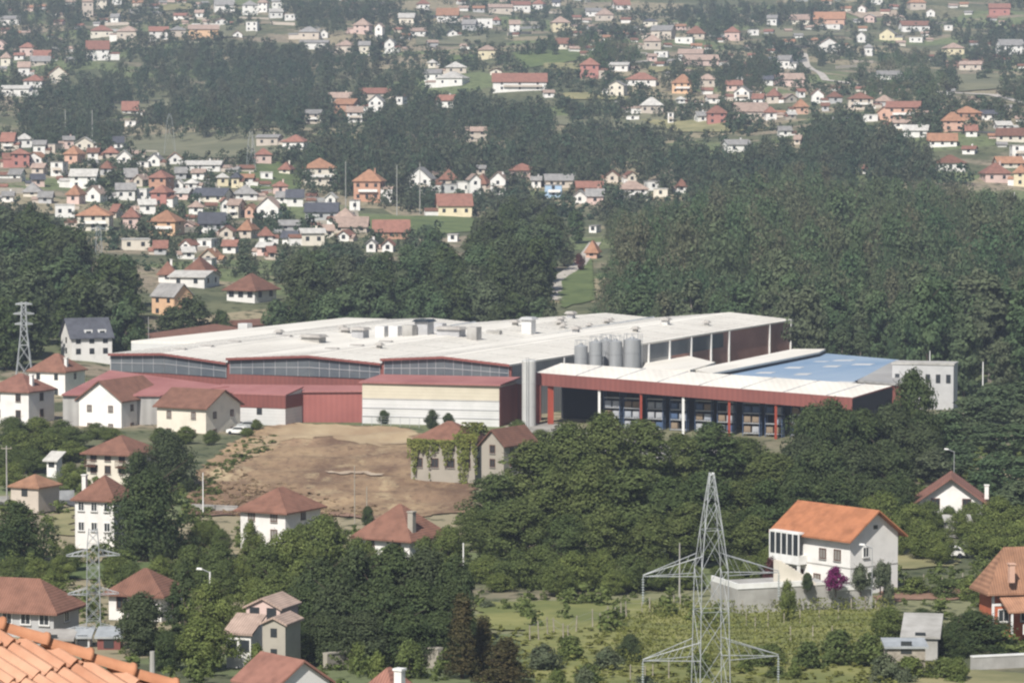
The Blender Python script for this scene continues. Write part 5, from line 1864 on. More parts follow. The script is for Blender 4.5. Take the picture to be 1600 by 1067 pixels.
for px, top, Y, w in [(1380, 765, 450, 70), (1425, 785, 452, 70), (1395, 805, 435, 60), (1560, 775, 450, 65), (1590, 790, 440, 70), (1445, 812, 430, 65), (1500, 800, 452, 50), (1540, 812, 432, 70), (1580, 820, 425, 70), (1360, 775, 462, 50), (1470, 830, 425, 50)]:
    T_(px, top, Y, w, 'oak', GG, 'garden trees by the bungalow')
# low dark grove at the bottom centre
GB = 'dark glossy evergreen of the low grove at the bottom centre'
for px, top, Y, w in [(500, 872, 348, 110), (556, 858, 352, 110), (612, 852, 354, 110), (668, 856, 354, 110), (712, 868, 350, 80), (478, 915, 342, 90), (530, 910, 340, 115), (592, 905, 338, 115), (652, 905, 338, 115),
                      (700, 915, 338, 90), (510, 960, 330, 90), (570, 955, 329, 100), (630, 950, 329, 100), (685, 955, 331, 80), (470, 965, 333, 50)]:
    T_(px, top, Y, w, 'dense', GB, 'evergreens of the low grove')
for px, top, Y, w, lb in [(508, 802, 405, 95, 'bright green rounded tree right of the white house below the dry field'), (450, 828, 400, 85, 'green tree in front of the white house below the dry field'),
                          (412, 850, 398, 70, 'smaller green tree left of the bright rounded one'), (392, 812, 425, 40, 'slim tree against the white house wall below the dry field'),
                          (560, 840, 395, 60, 'green tree left of the low white house with stone chimney'), (475, 870, 380, 80, 'green tree at the upper left of the low dark grove'),
                          (430, 892, 372, 80, 'yellowish green tree above the tall pinkish house'), (700, 822, 420, 60, 'greenish tree right of the house with stone chimney'),
                          (400, 900, 375, 60, 'small green tree up-left of the tall pinkish house')]:
    T_(px, top, Y, w, 'oak', lb)
for px, top, Y, w, lb in [(1450, 782, 458, 55, 'garden tree screening the left wall of the red-gabled bungalow'), (1520, 785, 458, 60, 'garden tree screening the right wall of the red-gabled bungalow'), (1482, 790, 455, 40, 'small tree before the middle of the red-gabled bungalow'),
                          (575, 845, 408, 40, 'tree before the left wall of the house with stone chimney'), (612, 850, 400, 60, 'tree before the front wall of the house with stone chimney'), (665, 838, 404, 50, 'tree before the gable of the house with stone chimney'),
                          (470, 818, 425, 50, 'tree at the shaded wall of the white house below the dry field'), (1230, 905, 372, 30, 'shrub tree below the terrace wall')]:
    T_(px, top, Y, w, 'oak', lb)
GS = 'low leafy shrub of the rough plots below the vineyard'
gs = random.Random(12)
for i in range(14):
    px = gs.uniform(860, 1500)
    Y = gs.uniform(300, 335)
    T_(px, proj((0, Y, ground((px - CX) / F * Y, Y) + gs.uniform(1.2, 2.8)))[1], Y, gs.uniform(30, 62), gs.choice(['shrub', 'greyshrub', 'shrub']), GS, 'shrubs of the rough plots')
T_(722, 925, 318, 80, 'thuja', 'reddish brown conical conifer right of the low dark grove')
T_(790, 995, 312, 100, 'thuja', 'brown-green spreading conifer at the bottom edge, right of the conical one')
T_(755, 960, 322, 60, 'thuja', 'rust-tinged conifer between the two bottom conifers')
# left gardens
T_(232, 738, 432, 148, 'dark', 'great dark domed tree right of the plain white house')
T_(262, 672, 505, 100, 'dark', 'dark rounded tree right of the terracotta-roofed house')
T_(215, 705, 490, 60, 'dense', 'small dark tree at the wall of the terracotta-roofed house')
T_(28, 785, 425, 112, 'dark', 'big dark round tree at the left photo edge')
T_(289, 868, 352, 36, 'cypress', 'slim dark cypress right of the left lattice mast')
T_(272, 905, 352, 30, 'cypress', 'shorter cypress left of the slim dark one')
T_(222, 925, 340, 95, 'dense', 'dark tree in front of the brown-roofed house by the mast')
T_(318, 965, 325, 100, 'oak', 'olive rounded tree above the near tiled roof')
T_(330, 905, 350, 80, 'oak', 'green tree right of the slim cypress')
T_(262, 985, 325, 60, 'dense', 'low dark tree left of the olive rounded tree')
T_(340, 850, 395, 80, 'oak', 'green tree beyond the lamp post')
T_(300, 850, 400, 70, 'oak', 'green tree at the foot of the great dark dome')
T_(400, 1005, 318, 40, 'shrub', 'dark green bush in front of the small white lean-to house')
GLT = 'green bushy tree on the bank below the left white houses'
for px, top, Y, w in [(20, 650, 562, 60), (58, 652, 566, 60), (95, 655, 560, 55), (30, 672, 545, 70), (75, 675, 548, 70), (115, 668, 556, 60), (15, 695, 530, 70), (50, 700, 525, 60), (110, 690, 538, 60),
                      (150, 660, 570, 40), (175, 668, 566, 40), (250, 668, 560, 36), (290, 665, 562, 36), (330, 672, 560, 30), (400, 655, 582, 20), (385, 668, 572, 25), (20, 720, 505, 50), (110, 722, 505, 45)]:
    T_(px, top, Y, w, 'oak', GLT, 'bushy trees on the left bank')
GLB = 'small leafy tree of the plots between mast and dark dome'
for px, top, Y, w in [(20, 868, 410, 50), (60, 872, 408, 50), (95, 868, 410, 50), (30, 890, 395, 55), (80, 892, 392, 55), (180, 865, 405, 50), (205, 878, 398, 50), (250, 868, 402, 50), (350, 880, 392, 50), (110, 850, 418, 40), (375, 870, 395, 40), (310, 815, 440, 40), (330, 812, 445, 36), (345, 825, 432, 36)]:
    T_(px, top, Y, w, 'oak', GLB, 'small trees of the left plots')
# right foreground
for px, top, Y, w, k, lb in [(985, 990, 332, 52, 'dark', 'dark round bush left of the big pylon'), (1525, 955, 345, 150, 'dark', 'broad dark bush below the orange-red house'),
                             (1490, 972, 338, 70, 'dark', 'dark bush at the left of the broad one'), (1392, 946, 355, 70, 'oak', 'grey-green round bush right of the vineyard'),
                             (1205, 868, 398, 36, 'plum', 'dark red shrub beside the terrace parapet'),
                             
                             (1388, 880, 388, 22, 'greyshrub', 'little shrub at the right corner of the cream house'),
                             (1310, 985, 330, 80, 'shrub', 'green bush right of the big pylon'), (1360, 990, 328, 80, 'shrub', 'green bush before the carport'), (1260, 1000, 326, 60, 'shrub', 'bush just right of the pylon arm'),
                             (1420, 1025, 318, 70, 'shrub', 'hedge-like bush before the lower right wall'), (1480, 1024, 318, 70, 'shrub', 'bush left of the lower right wall'), (1385, 1020, 316, 60, 'greyshrub', 'dull green bush under the carport'),
                             (950, 1010, 325, 60, 'greyshrub', 'grey-green bush below the dark round one'), (890, 990, 335, 60, 'shrub', 'green bush in the rough grass left of the vineyard'), (850, 1005, 325, 60, 'greyshrub', 'dull bush in the rough grass near the brown conifer'),
                             (920, 1035, 312, 60, 'shrub', 'low green bush at the bottom edge left of pylon'), (1440, 950, 360, 60, 'dense', 'dark bush behind the grey slab shed'),
                             (1480, 905, 395, 60, 'shrub', 'row bush beyond the dry strip'), (1430, 900, 398, 60, 'shrub', 'left row bush beyond the dry strip'), (1515, 900, 392, 40, 'shrub', 'bush by the corner of the orange-red house'),
                             (760, 940, 385, 30, 'greyshrub', 'small grey bush at the left end of the meadow'), (640, 1000, 318, 60, 'shrub', 'green bush at the stone walls'), (590, 1018, 305, 50, 'shrub', 'yellow-green bush below the stone walls'),
                             (600, 640, 592, 22, 'dense', 'bush before the white warehouse, left one'), (675, 640, 585, 26, 'dense', 'pointed bush before the white warehouse'), (700, 645, 583, 22, 'dense', 'bush before the warehouse, near the ruin'),
                             (575, 790, 465, 22, 'dense', 'little dark bush on the dry field by the pole'), (810, 655, 560, 40, 'oak', 'green tree between the stone gable and silo'), (845, 670, 548, 50, 'pine', 'small olive pine below the silo'),
                             (905, 395, 950, 20, 'plum', 'purple-red tree by the forest gap'), (560, 1000, 322, 40, 'shrub', 'yellowish bush inside the low grove edge')]:
    T_(px, top, Y, w, k, lb)
T_(1306, 886, 381.5, 44, 'bougainvillea', 'purple bougainvillea in bloom on the terrace', foot=921)
T_(1345, 880, 384, 36, 'greyshrub', 'grey palm-like shrub right of the bougainvillea', foot=918)
T_(1376, 874, 388, 34, 'greyshrub', 'pale shrub by the cream gable wall', foot=916)
T_(1262, 894, 381, 20, 'dense', 'dark green bush at the stairs of the terrace', foot=922)
# ivy over the ruin
rng = np.random.default_rng(4)
iv = []
w_, d_, e_ = ru['w'], ru['d'], ru['e']
for (x0, x1, z0, z1, n_) in [(-w_ / 2 - .2, -w_ / 2 + 3.0, e_ * .45, e_ + .3, 700), (-2.0, 3.0, e_ * .6, e_ + .2, 420), (w_ / 2 - 2.8, w_ / 2 + .3, e_ * .2, e_ + 1.2, 900)]:
    c = np.stack([np.clip(rng.normal((x0 + x1) / 2, (x1 - x0) * .3, n_), -w_ / 2 - .4, w_ / 2 + .4), np.full(n_, -d_ / 2 - .25) - rng.uniform(0, .4, n_), rng.uniform(0, 1, n_)], 1)
    c[:, 2] = z1 - (z1 - z0) * c[:, 2] ** 1.6 * (1.1 + .7 * np.sin(c[:, 0] * 2.3) + .3 * np.sin(c[:, 0] * 5.1))
    iv.append(leaf_quads(rng, c, rng.normal(size=(n_, 3)) * .6 + np.array([0, -1, .4]), .22))
n_ = 900
c = np.stack([rng.uniform(w_ / 2 - 3.2, w_ / 2 + .4, n_), rng.uniform(-d_ / 2 - .3, d_ / 2, n_), np.zeros(n_)], 1)
c[:, 2] = e_ + .5 + (d_ / 2 - np.abs(c[:, 1])) / (d_ / 2) * 2.2
iv.append(leaf_quads(rng, c, rng.normal(size=(n_, 3)) * .5 + np.array([0, 0, 1]), .25))
o = link('ivy', quads_mesh('ivy', np.concatenate(iv), 'leaves vine'))
o.location, o.rotation_euler = ru.location, ru.rotation_euler
tag(o, 'yellow-green ivy creeping over the derelict stone house', 'ivy')

# ------------------------------------------------------------------ woods: nearest trees one by one, the rest as one mass
def sample(poly, n, h0, h1, dmin, seed, ymin=0, ymax=4000, clump=False):
    g = random.Random(seed)
    x0, x1 = min(p[0] for p in poly), max(p[0] for p in poly)
    r0, r1 = min(p[1] for p in poly), max(p[1] for p in poly)
    pts, cell, tries = [], {}, 0
    while len(pts) < n and tries < n * 25:
        tries += 1
        px, row = g.uniform(x0, x1), g.uniform(r0, r1)
        if not inside(poly, px, row):
            continue
        h = h0 + (h1 - h0) * (g.random() ** 1.3 if not clump else g.random())
        p = gnd(px, row, h, 300.0)
        if p is None or p.y < ymin or p.y > ymax:
            continue
        if clump and math.sin(p.x * .045 + 2 * math.sin(p.y * .011)) + math.sin(p.y * .021 + p.x * .013) + g.uniform(-.9, .9) < -.1:
            continue
        ck = (int(p.x / dmin), int(p.y / dmin))
        if any((q[0] - p.x) ** 2 + (q[1] - p.y) ** 2 < dmin * dmin for i in (-1, 0, 1) for j in (-1, 0, 1) for q in cell.get((ck[0] + i, ck[1] + j), ())):
            continue
        k = F / p.y
        base = proj(p)[1]
        if any(inside(b_, px, row * .35 + base * .65) for b_ in BARE):
            continue
        hw = (.36 * h if p.y < 1000 else 3.2) * k
        if hides(px - hw, px + hw, row, base, p.y, 0.08 if p.y < 1000 else 0.3):
            continue
        # nothing grows inside the factory yard
        q = L(p)
        if -45 < q.y and ((-105 < q.x < 8 and q.y < 158) or (8 <= q.x < 48 and q.y < 132) or (48 <= q.x < 88 and q.y < 88)):
            continue
        cell.setdefault(ck, []).append((p.x, p.y))
        pts.append((p.x, p.y, p.z, h, px, row))
    return pts


def mass(name, pts, mt, label, cat, wr=(0.42, 0.6), ncl=14, nlf=14, leaf=0.85, shape='tall', lowf=0.2, seed=1):
    """a far wood that reads as one body of leaves: one mesh"""
    shs = [shape] * 6 if name != 'forest' else ['tall', 'round', 'tall', 'cone', 'round', 'tall', 'dome']
    tmpl = [crown(seed * 100 + i, 1.0, 1.0, lowf, ncl, nlf, leaf, sh, 0.15) for i, sh in enumerate(shs)]
    g = random.Random(seed)
    out, tint = [], []
    for x, y, z, h, *_ in pts:
        T = tmpl[g.randrange(len(tmpl))]
        a = g.uniform(0, 6.28)
        ca, sa = math.cos(a), math.sin(a)
        w = h * g.uniform(*wr)
        V = np.empty_like(T)
        V[:, 0] = (T[:, 0] * ca - T[:, 1] * sa) * w + x
        V[:, 1] = (T[:, 0] * sa + T[:, 1] * ca) * w + y
        V[:, 2] = T[:, 2] * h + z - 0.3
        out.append(V)
        tint.append(np.full(len(V) // 4, g.random(), dtype=np.float32))
    if not out:
        return
    me = quads_mesh(name, np.concatenate(out), mt)
    at_ = me.attributes.new('tint', 'FLOAT', 'FACE')
    at_.data.foreach_set('value', np.concatenate(tint))
    return tag(link(name, me), label, cat, kind='stuff')


RF = [(930, 345), (965, 318), (1010, 312), (1060, 305), (1090, 292), (1150, 268), (1200, 252), (1260, 246), (1340, 268), (1440, 270), (1530, 288), (1640, 300), (1640, 600), (1520, 590), (1500, 575), (1300, 556), (1240, 548), (1240, 496), (1140, 486), (925, 486), (918, 400)]
pts = sample(RF, 900, 8, 24, 5.6, 21, ymin=640)
pts.sort(key=lambda p: p[1])
near, rest = pts[:85], pts[85:]
for x, y, z, h, px, row in near:
    k = GT.random()
    put_tree('wood' if k < .6 else 'woodround', (x, y, z), h * GT.uniform(.95, 1.1), h * GT.uniform(.38, .55), 'grey-green tree in the front ranks of the big right-hand forest', 'tree', 'front trees of the big right forest',
             'eucalyptus_tree' if k < .6 else 'broadleaf_tree')
mass('forest', rest, 'leaves forest', 'big grey-green forest climbing the slope right of the factory', 'forest', leaf=0.03, ncl=44, nlf=22, seed=2, wr=(.38, .85))

CW = [(340, 402), (400, 388), (470, 372), (520, 382), (560, 392), (620, 375), (650, 352), (680, 345), (700, 360), (760, 330), (800, 300), (850, 306), (925, 330), (925, 372), (905, 385), (870, 425), (862, 488), (600, 492), (540, 492), (440, 500), (430, 470), (350, 470), (335, 440)]
for x, y, z, h, px, row in sample(CW, 105, 11, 17, 6.0, 22, ymin=760):
    k = GT.random()
    put_tree('woodround' if k < .5 else 'fardark', (x, y, z), h, h * GT.uniform(.55, .75), 'dark tree in the wood right behind the white factory roof', 'tree', 'trees of the wood behind the factory',
             'broadleaf_tree' if k < .5 else 'evergreen_tree')
LW = [(-20, 320), (40, 308), (75, 315), (110, 345), (140, 372), (160, 390), (235, 395), (242, 430), (232, 470), (180, 492), (95, 500), (80, 530), (35, 560), (-20, 580)]
for x, y, z, h, px, row in sample(LW, 60, 12, 18, 6.5, 23, ymin=660):
    k = GT.random()
    put_tree('fardark' if k < .6 else 'woodround', (x, y, z), h, h * GT.uniform(.55, .8), 'dark tree in the hanging wood at the left photo edge', 'tree', 'trees of the left hanging wood',
             'evergreen_tree' if k < .6 else 'broadleaf_tree')
for px, top, Y, w, lb in [(300, 462, 770, 80, 'dark broad tree right of the grey-roofed peach house'), (270, 478, 755, 60, 'dark tree in front of the peach house'),                           (190, 480, 735, 34, 'olive-green tree right of the slate-roofed house'), (215, 495, 715, 40, 'tree at the left back corner of the factory roof'), (345, 484, 770, 40, 'low dark tree below the arched brown-roofed house')]:
    T_(px, top, Y, w, 'fardark', lb)
# far woods
FAR = [
    ([(462, 238), (520, 198), (640, 203), (720, 215), (860, 203), (1000, 205), (1150, 225), (1160, 268), (1080, 285), (960, 278), (900, 272), (840, 255), (780, 258), (700, 262), (640, 258), (600, 262), (560, 262), (530, 258), (520, 246), (468, 250)], 330, 10, 16, 'dark belt of wood behind the houses in the picture centre', 'leaves farwood'),
    ([(98, 112), (160, 96), (230, 76), (300, 62), (380, 58), (440, 60), (520, 76), (600, 84), (662, 100), (660, 120), (610, 140), (560, 136), (520, 140), (480, 160), (440, 196), (400, 206), (300, 208), (268, 190), (250, 160), (200, 150), (150, 152), (110, 150)], 420, 9, 15, 'long dark wood on the left hillside', 'leaves farwood'),
    ([(620, 150), (690, 140), (740, 140), (800, 152), (855, 158), (866, 186), (850, 200), (720, 196), (640, 190), (590, 188), (560, 190)], 150, 9, 15, 'dark wood in the middle of the hillside', 'leaves farwood'),
    ([(-20, -10), (125, -10), (136, 30), (132, 58), (60, 72), (20, 66), (-20, 75)], 110, 9, 15, 'blue-dark wood at the top left corner', 'leaves farwood'),
    ([(440, -10), (640, -12), (600, 12), (560, 22), (500, 34), (462, 34), (470, 16)], 90, 9, 15, 'blue-grey wood at the top edge', 'leaves farwood'),
    ([(1030, 100), (1110, 100), (1190, 68), (1210, 100), (1180, 130), (1100, 116), (1030, 112)], 80, 8, 13, 'dark wood left of the white dirt track', 'leaves farwood'),
    ([(1040, 10), (1100, 2), (1290, -8), (1290, 14), (1200, 22), (1080, 36)], 90, 9, 14, 'dark wood at the top right of the hill', 'leaves farwood'),
    ([(1160, 218), (1230, 200), (1290, 188), (1400, 190), (1440, 212), (1480, 236), (1470, 248), (1340, 256), (1240, 246), (1180, 250)], 150, 10, 15, 'dark wood crowning the big right forest', 'leaves farwood'),
    ([(1330, 90), (1400, 66), (1450, 70), (1450, 100), (1480, 110), (1480, 138), (1400, 146), (1340, 128), (1330, 110)], 90, 8, 12, 'dull green copse right of the white track', 'leaves forest'),
    ([(1530, 52), (1600, 40), (1640, 40), (1640, 60), (1560, 62), (1560, 80), (1490, 88), (1490, 112), (1640, 120), (1640, 146), (1560, 140), (1490, 118), (1480, 96)], 80, 8, 12, 'dark copse at the upper right edge', 'leaves farwood'),
    ([(30, 168), (110, 160), (190, 186), (270, 190), (270, 212), (150, 215), (60, 205)], 110, 8, 13, 'dark tree belt above the left village', 'leaves farwood'),
    ([(880, 92), (950, 86), (1010, 66), (940, 48), (860, 52), (830, 66)], 70, 7, 12, 'green copse above the red house', 'leaves forest')]
for i, (pl, n, h0, h1, lb, mt) in enumerate(FAR):
    mass('wood', sample(pl, n, h0, h1, 4.5, 40 + i, ymin=1000), mt, lb, 'wood', wr=(.55, .8), leaf=0.05, ncl=20, nlf=13, shape='round', seed=5 + i)
# hedges and bushes of the hillside and the village, uncounted
hill = [(-20, -12), (1620, -12), (1620, 262), (1180, 262), (1100, 300), (930, 320), (700, 350), (560, 400), (340, 440), (240, 440), (160, 385), (-20, 330)]
mass('hillside_bushes', sample(hill, 5200, 2.5, 10, 3.0, 77, ymin=900, clump=True), 'leaves farwood', 'hedges and bushes scattered between the hillside houses', 'bushes', wr=(.65, 1.2), leaf=0.07, ncl=16, nlf=12, shape='round', lowf=0.0, seed=31)
# rough growth of the near valley
vly = [(-20, 640), (110, 640), (130, 700), (300, 700), (300, 800), (420, 810), (700, 812), (740, 760), (1250, 700), (1640, 620), (1640, 1000), (1400, 940), (1380, 870), (1200, 880), (1140, 945), (740, 945), (690, 1030), (480, 1060), (380, 1000), (290, 1060), (180, 1000), (110, 960), (-20, 905)]
mass('undergrowth', sample(vly, 800, 1.0, 3.2, 2.2, 78, ymin=300, ymax=640), 'leaves green', 'rough undergrowth between the gardens of the valley floor', 'undergrowth', wr=(.9, 1.7), leaf=0.085, ncl=12, nlf=16, shape='dome', lowf=0.0, seed=33)
rough = [(740, 950), (840, 985), (1000, 950), (1040, 1000), (1240, 1030), (1400, 1010), (1500, 1030), (1400, 1066), (760, 1066), (700, 1010)]
mass('tall_grass', sample(rough, 800, 0.4, 1.1, .9, 79, ymin=280, ymax=420), 'leaves vine', 'rough weeds and tall grass around the vineyard', 'tall grass', wr=(1.2, 2.4), leaf=0.12, ncl=10, nlf=10, shape='dome', lowf=0.0, seed=35)

leaf_mat('leaves straw', (0.36, 0.27, 0.16), (0.27, 0.19, 0.12), (0.22, 0.16, 0.10), 0.05, mass=True)
BARE_ALL, BARE = BARE, []
dry = [(300, 795), (312, 748), (356, 704), (405, 675), (455, 664), (560, 668), (640, 672), (735, 744), (730, 795), (640, 806), (520, 800)]
mass('dry_weeds', sample(dry, 1500, .25, .9, .7, 80, ymin=400, ymax=640, clump=True), 'leaves straw', 'tufts of dry weeds on the bare brown field', 'dry weeds', wr=(1.2, 2.8), leaf=0.14, ncl=8, nlf=8, shape='dome', lowf=0.0, seed=36)
edge = [(280, 805), (300, 745), (345, 700), (400, 672), (452, 660), (470, 664), (420, 690), (370, 720), (330, 780), (330, 812)]
mass('field_weeds', sample(edge, 260, .3, 1.3, .9, 81, ymin=400, ymax=640), 'leaves green', 'green weeds along the left rim of the dry field', 'weeds', wr=(1.2, 2.4), leaf=0.12, ncl=9, nlf=9, shape='dome', lowf=0.0, seed=37)
edge2 = [(480, 655), (790, 664), (700, 672), (480, 664)]
mass('field_weeds', sample(edge2, 120, .4, 1.5, .9, 82, ymin=500, ymax=640), 'leaves green', 'green weeds along the foot of the warehouse wall', 'weeds', wr=(1.2, 2.2), leaf=0.12, ncl=9, nlf=9, shape='dome', lowf=0.0, seed=38)
# vines: rows of the vineyard read as one hatched field
rng = np.random.default_rng(8)
vv = []
for r in range(11):
    rowpx = 953 + r * 8.6
    a, b = gnd(1010 - r * 8, rowpx + 8), gnd(1398 - r * 4, rowpx)
    n_ = int((b - a).length * 46)
    t = rng.uniform(0, 1, n_)
    t = t[np.sin(t * 75 + r) > -0.85]
    c = np.stack([a.x + (b.x - a.x) * t, a.y + (b.y - a.y) * t + rng.normal(0, .16, len(t)), a.z + (b.z - a.z) * t + rng.uniform(.5, 1.7, len(t))], 1)
    vv.append(leaf_quads(rng, c, rng.normal(size=(len(t), 3)) + np.array([0, -.4, .6]), .14))
tag(link('vines', quads_mesh('vines', np.concatenate(vv), 'leaves vine')), 'hatched rows of green vines behind the big pylon', 'vines', kind='stuff')
# ------------------------------------------------------------------ pylons, poles, fences
def pylon(px, top, Y, wtop, wmid, rmid, wbase, arms, label, rot=0.2, r=0.055, name='pylon', step=1.3, ins=True, base=None):
    """lattice mast; rmid: photo row below which the body is straight; arms: (row of lower chord, row of upper root, half span px, insulators)"""
    pt = at(px, top, Y)
    g = base if base is not None else ground(pt.x, Y)
    o = empty(name, (pt.x, Y, g), rot, label, 'pylon')
    H = pt.z - g
    zm = at(px, rmid, Y).z - g
    k = Y / F

    def half(z):
        if z > zm:
            t = (z - zm) / max(H - zm, .01)
            return (wmid + (wtop - wmid) * t) / 2
        return (wbase + (wmid - wbase) * z / max(zm, .01)) / 2
    m = MB()
    zs = [0]
    while zs[-1] < H - .8:
        zs.append(min(zs[-1] + max(half(zs[-1]) * 2 * step, .7), H))
    if H - zs[-1] > .01:
        zs.append(H)
    cor = [(-1, -1), (1, -1), (1, 1), (-1, 1)]
    for i in range(len(zs) - 1):
        a, b = zs[i], zs[i + 1]
        ha, hb = half(a), half(b)
        for j in range(4):
            c, d = cor[j], cor[(j + 1) % 4]
            m.bar((c[0] * ha, c[1] * ha, a), (c[0] * hb, c[1] * hb, b), r * 1.25)
            m.bar((c[0] * ha, c[1] * ha, a), (d[0] * hb, d[1] * hb, b), r * .62)
            m.bar((d[0] * ha, d[1] * ha, a), (c[0] * hb, c[1] * hb, b), r * .62)
            if i % 2 == 0:
                m.bar((c[0] * ha, c[1] * ha, a), (d[0] * ha, d[1] * ha, a), r * .62)
    m.build('mast', 'galvanized', o)
    for rl, ru_, hp, hang in arms:
        zl, zu, sp = at(px, rl, Y).z - g, at(px, ru_, Y).z - g, hp * k
        m = MB()
        for sg in (-1, 1):
            hl, hu = half(zl), half(zu)
            tip = (sg * sp, 0, zl)
            for sy in (-1, 1):
                m.bar((sg * hl, sy * hl, zl), tip, r)
                m.bar((sg * hu, sy * hu, zu), (sg * sp, 0, zl + .12), r)
                for q in range(1, 4):
                    t = q / 4
                    pa = Vector((sg * hl, sy * hl, zl)).lerp(Vector(tip), t)
                    pb = Vector((sg * hu, sy * hu, zu)).lerp(Vector(tip), t - .12)
                    m.bar(pa, pb, r * .5)
        m.build('crossarm', 'galvanized', o)
        if hang:
            for sg in (-1, 1):
                m = MB()
                pr = [(0.05, zl)]
                nz_ = 9
                for q in range(nz_):
                    z = zl - .25 - (hang - .4) * q / nz_
                    pr += [(.045, z), (.15, z - .05), (.045, z - .12)]
                pr.append((.04, zl - hang))
                m.lathe(pr[::-1], sg * sp, 0, 10)
                m.build('insulator', 'insulator glass', o)
    return o


pylon(1112, 738, 300, .35, 2.55, 880, 3.0, [(897, 866, 111, 2.6), (1028, 999, 111, 2.6)], 'big galvanized lattice pylon standing in front of the vineyard', rot=.22, r=.042, step=1.45)
pylon(145, 826, 350, .9, 1.25, 850, 1.6, [(868, 858, 42, 0), (928, 918, 40, 0), (985, 975, 50, 0)], 'slim lattice mast with three crossarms above the near tiled roof', rot=.12, r=.04, base=at(145, 1012, 350).z, step=1.0)
pylon(37, 472, 655, .8, 1.3, 520, 3.6, [(476, 473, 13, 0), (491, 488, 16, 0), (507, 504, 14, 0)], 'grey lattice pylon above the white houses at the left edge', rot=.1, r=.10)
pylon(784, 430, 860, .7, 1.6, 440, 2.2, [(436, 433, 8, 0)], 'lattice pylon rising behind the factory roof', rot=.1, r=.08, step=1.6)
pylon(833, 398, 900, .7, 1.6, 410, 2.2, [(402, 399, 7, 0)], 'fainter lattice pylon in the wood right of the first one', rot=.1, r=.08, step=1.6)
pylon(154, 352, 980, .7, 1.6, 365, 2.0, [(358, 355, 13, 0)], 'lattice mast beside the cream house above the left wood', rot=.1, r=.06, step=2)
pylon(265, 178, 1390, .8, 2.6, 190, 5.0, [], 'pale lattice pylon on the olive field above the village', rot=.1, r=.05, step=3)
pylon(392, 205, 1330, .8, 2.0, 215, 4.0, [], 'thin lattice pylon at the right end of the olive field', rot=.1, r=.045, step=3)


def pole(px, top, Y, label, base=None, r=.14, lamp=False, arm=False, mt='concrete', cat='pole', name='utility_pole', group=None):
    p = at(px, top, Y)
    g = ground(p.x, Y) if base is None else base
    o = empty(name, (p.x, Y, g), 0, label, cat, group)
    h = p.z - g
    m = MB()
    m.bar((0, 0, -.5), (0, 0, h), r, r * .65, 8)
    m.build('shaft', mt, o)
    if lamp:
        m = MB()
        m.bar((0, 0, h - .1), (-1.0, 0, h + .35), .06)
        m.build('bracket', 'steel', o)
        m = MB()
        m.hexa([(-1.6, -.15, h + .3), (-.9, -.15, h + .25), (-.9, .15, h + .25), (-1.6, .15, h + .3)], [(-1.5, -.1, h + .5), (-.95, -.1, h + .45), (-.95, .1, h + .45), (-1.5, .1, h + .5)])
        m.build('lamp_head', 'white paint', o)
    if arm:
        m = MB()
        m.box(-.8, .8, -.06, .06, h - .5, h - .38)
        for x in (-.7, 0, .7):
            m.bar((x, 0, h - .38), (x, 0, h - .15), .05)
        m.build('crossarm', 'weathered post', o)
    return o


pole(10, 696, 488, 'grey pole at the left edge beside the pale orange shed', arm=True)
pole(317, 738, 478, 'pale pole at the left foot of the dry field', mt='white paint', r=.11)
pole(328, 893, 372, 'street lamp with a white head above the green trees', lamp=True, cat='street lamp', name='street_lamp', mt='white paint')
pole(724, 848, 398, 'white topped pole at the edge of the tall grove', mt='white paint', r=.13)
pole(1062, 848, 395, 'slim grey pole in front of the grove, left of the pylon', r=.12)
pole(554, 728, 468, 'thin wooden pole at the lower edge of the dry field', mt='weathered post', r=.1)
pole(573, 760, 468, 'shorter wooden pole right of the thin one', mt='weathered post', r=.1)
pole(1328, 768, 470, 'grey pole behind the orange-roofed house', r=.12)
pole(1363, 855, 384, 'lamp post in front of the cream gable wall', lamp=True, cat='street lamp', name='street_lamp', r=.07, mt='steel')
pole(1453, 548, 640, 'flagless mast on the office block roof side', mt='white paint', r=.12, base=-47)
pole(1536, 565, 610, 'pale pole right of the office block', mt='white paint', r=.15)
pole(394, 213, 1400, 'tall pale pole by the back of the village', r=.25)
pole(102, 172, 1500, 'pale pole left of the tree belt above the village', r=.25)
pole(144, 172, 1500, 'pale pole right of its neighbour above the village', r=.25)
pole(620, 258, 1190, 'pole between the brick building and white gables', r=.2)
pole(656, 255, 1200, 'pole behind the big white gable', r=.2)
pole(540, 252, 1200, 'pole right of the orange hipped cream house', r=.2)
pole(1457, 168, 1500, 'pale pole in the hamlet above the right forest', r=.22, mt='white paint')
pole(232, 495, 690, 'thin pole at the left back corner of the factory', r=.1)
pole(214, 448, 800, 'thin pole beside the peach house', r=.12)
pole(171, 442, 790, 'street lamp before the dark left wood', lamp=True, r=.12, cat='street lamp', name='street_lamp', mt='white paint')
pole(1491, 705, 500, 'thin lamp post above the red bungalow', lamp=True, r=.08, cat='street lamp', name='street_lamp', mt='steel')
pole(1585, 300, 1150, 'white pole at the right forest edge', mt='white paint', r=.22)
pole(238, 1017, 120, 'grey rounded post top behind the near tiles', r=.15, base=at(238, 1140, 120).z)

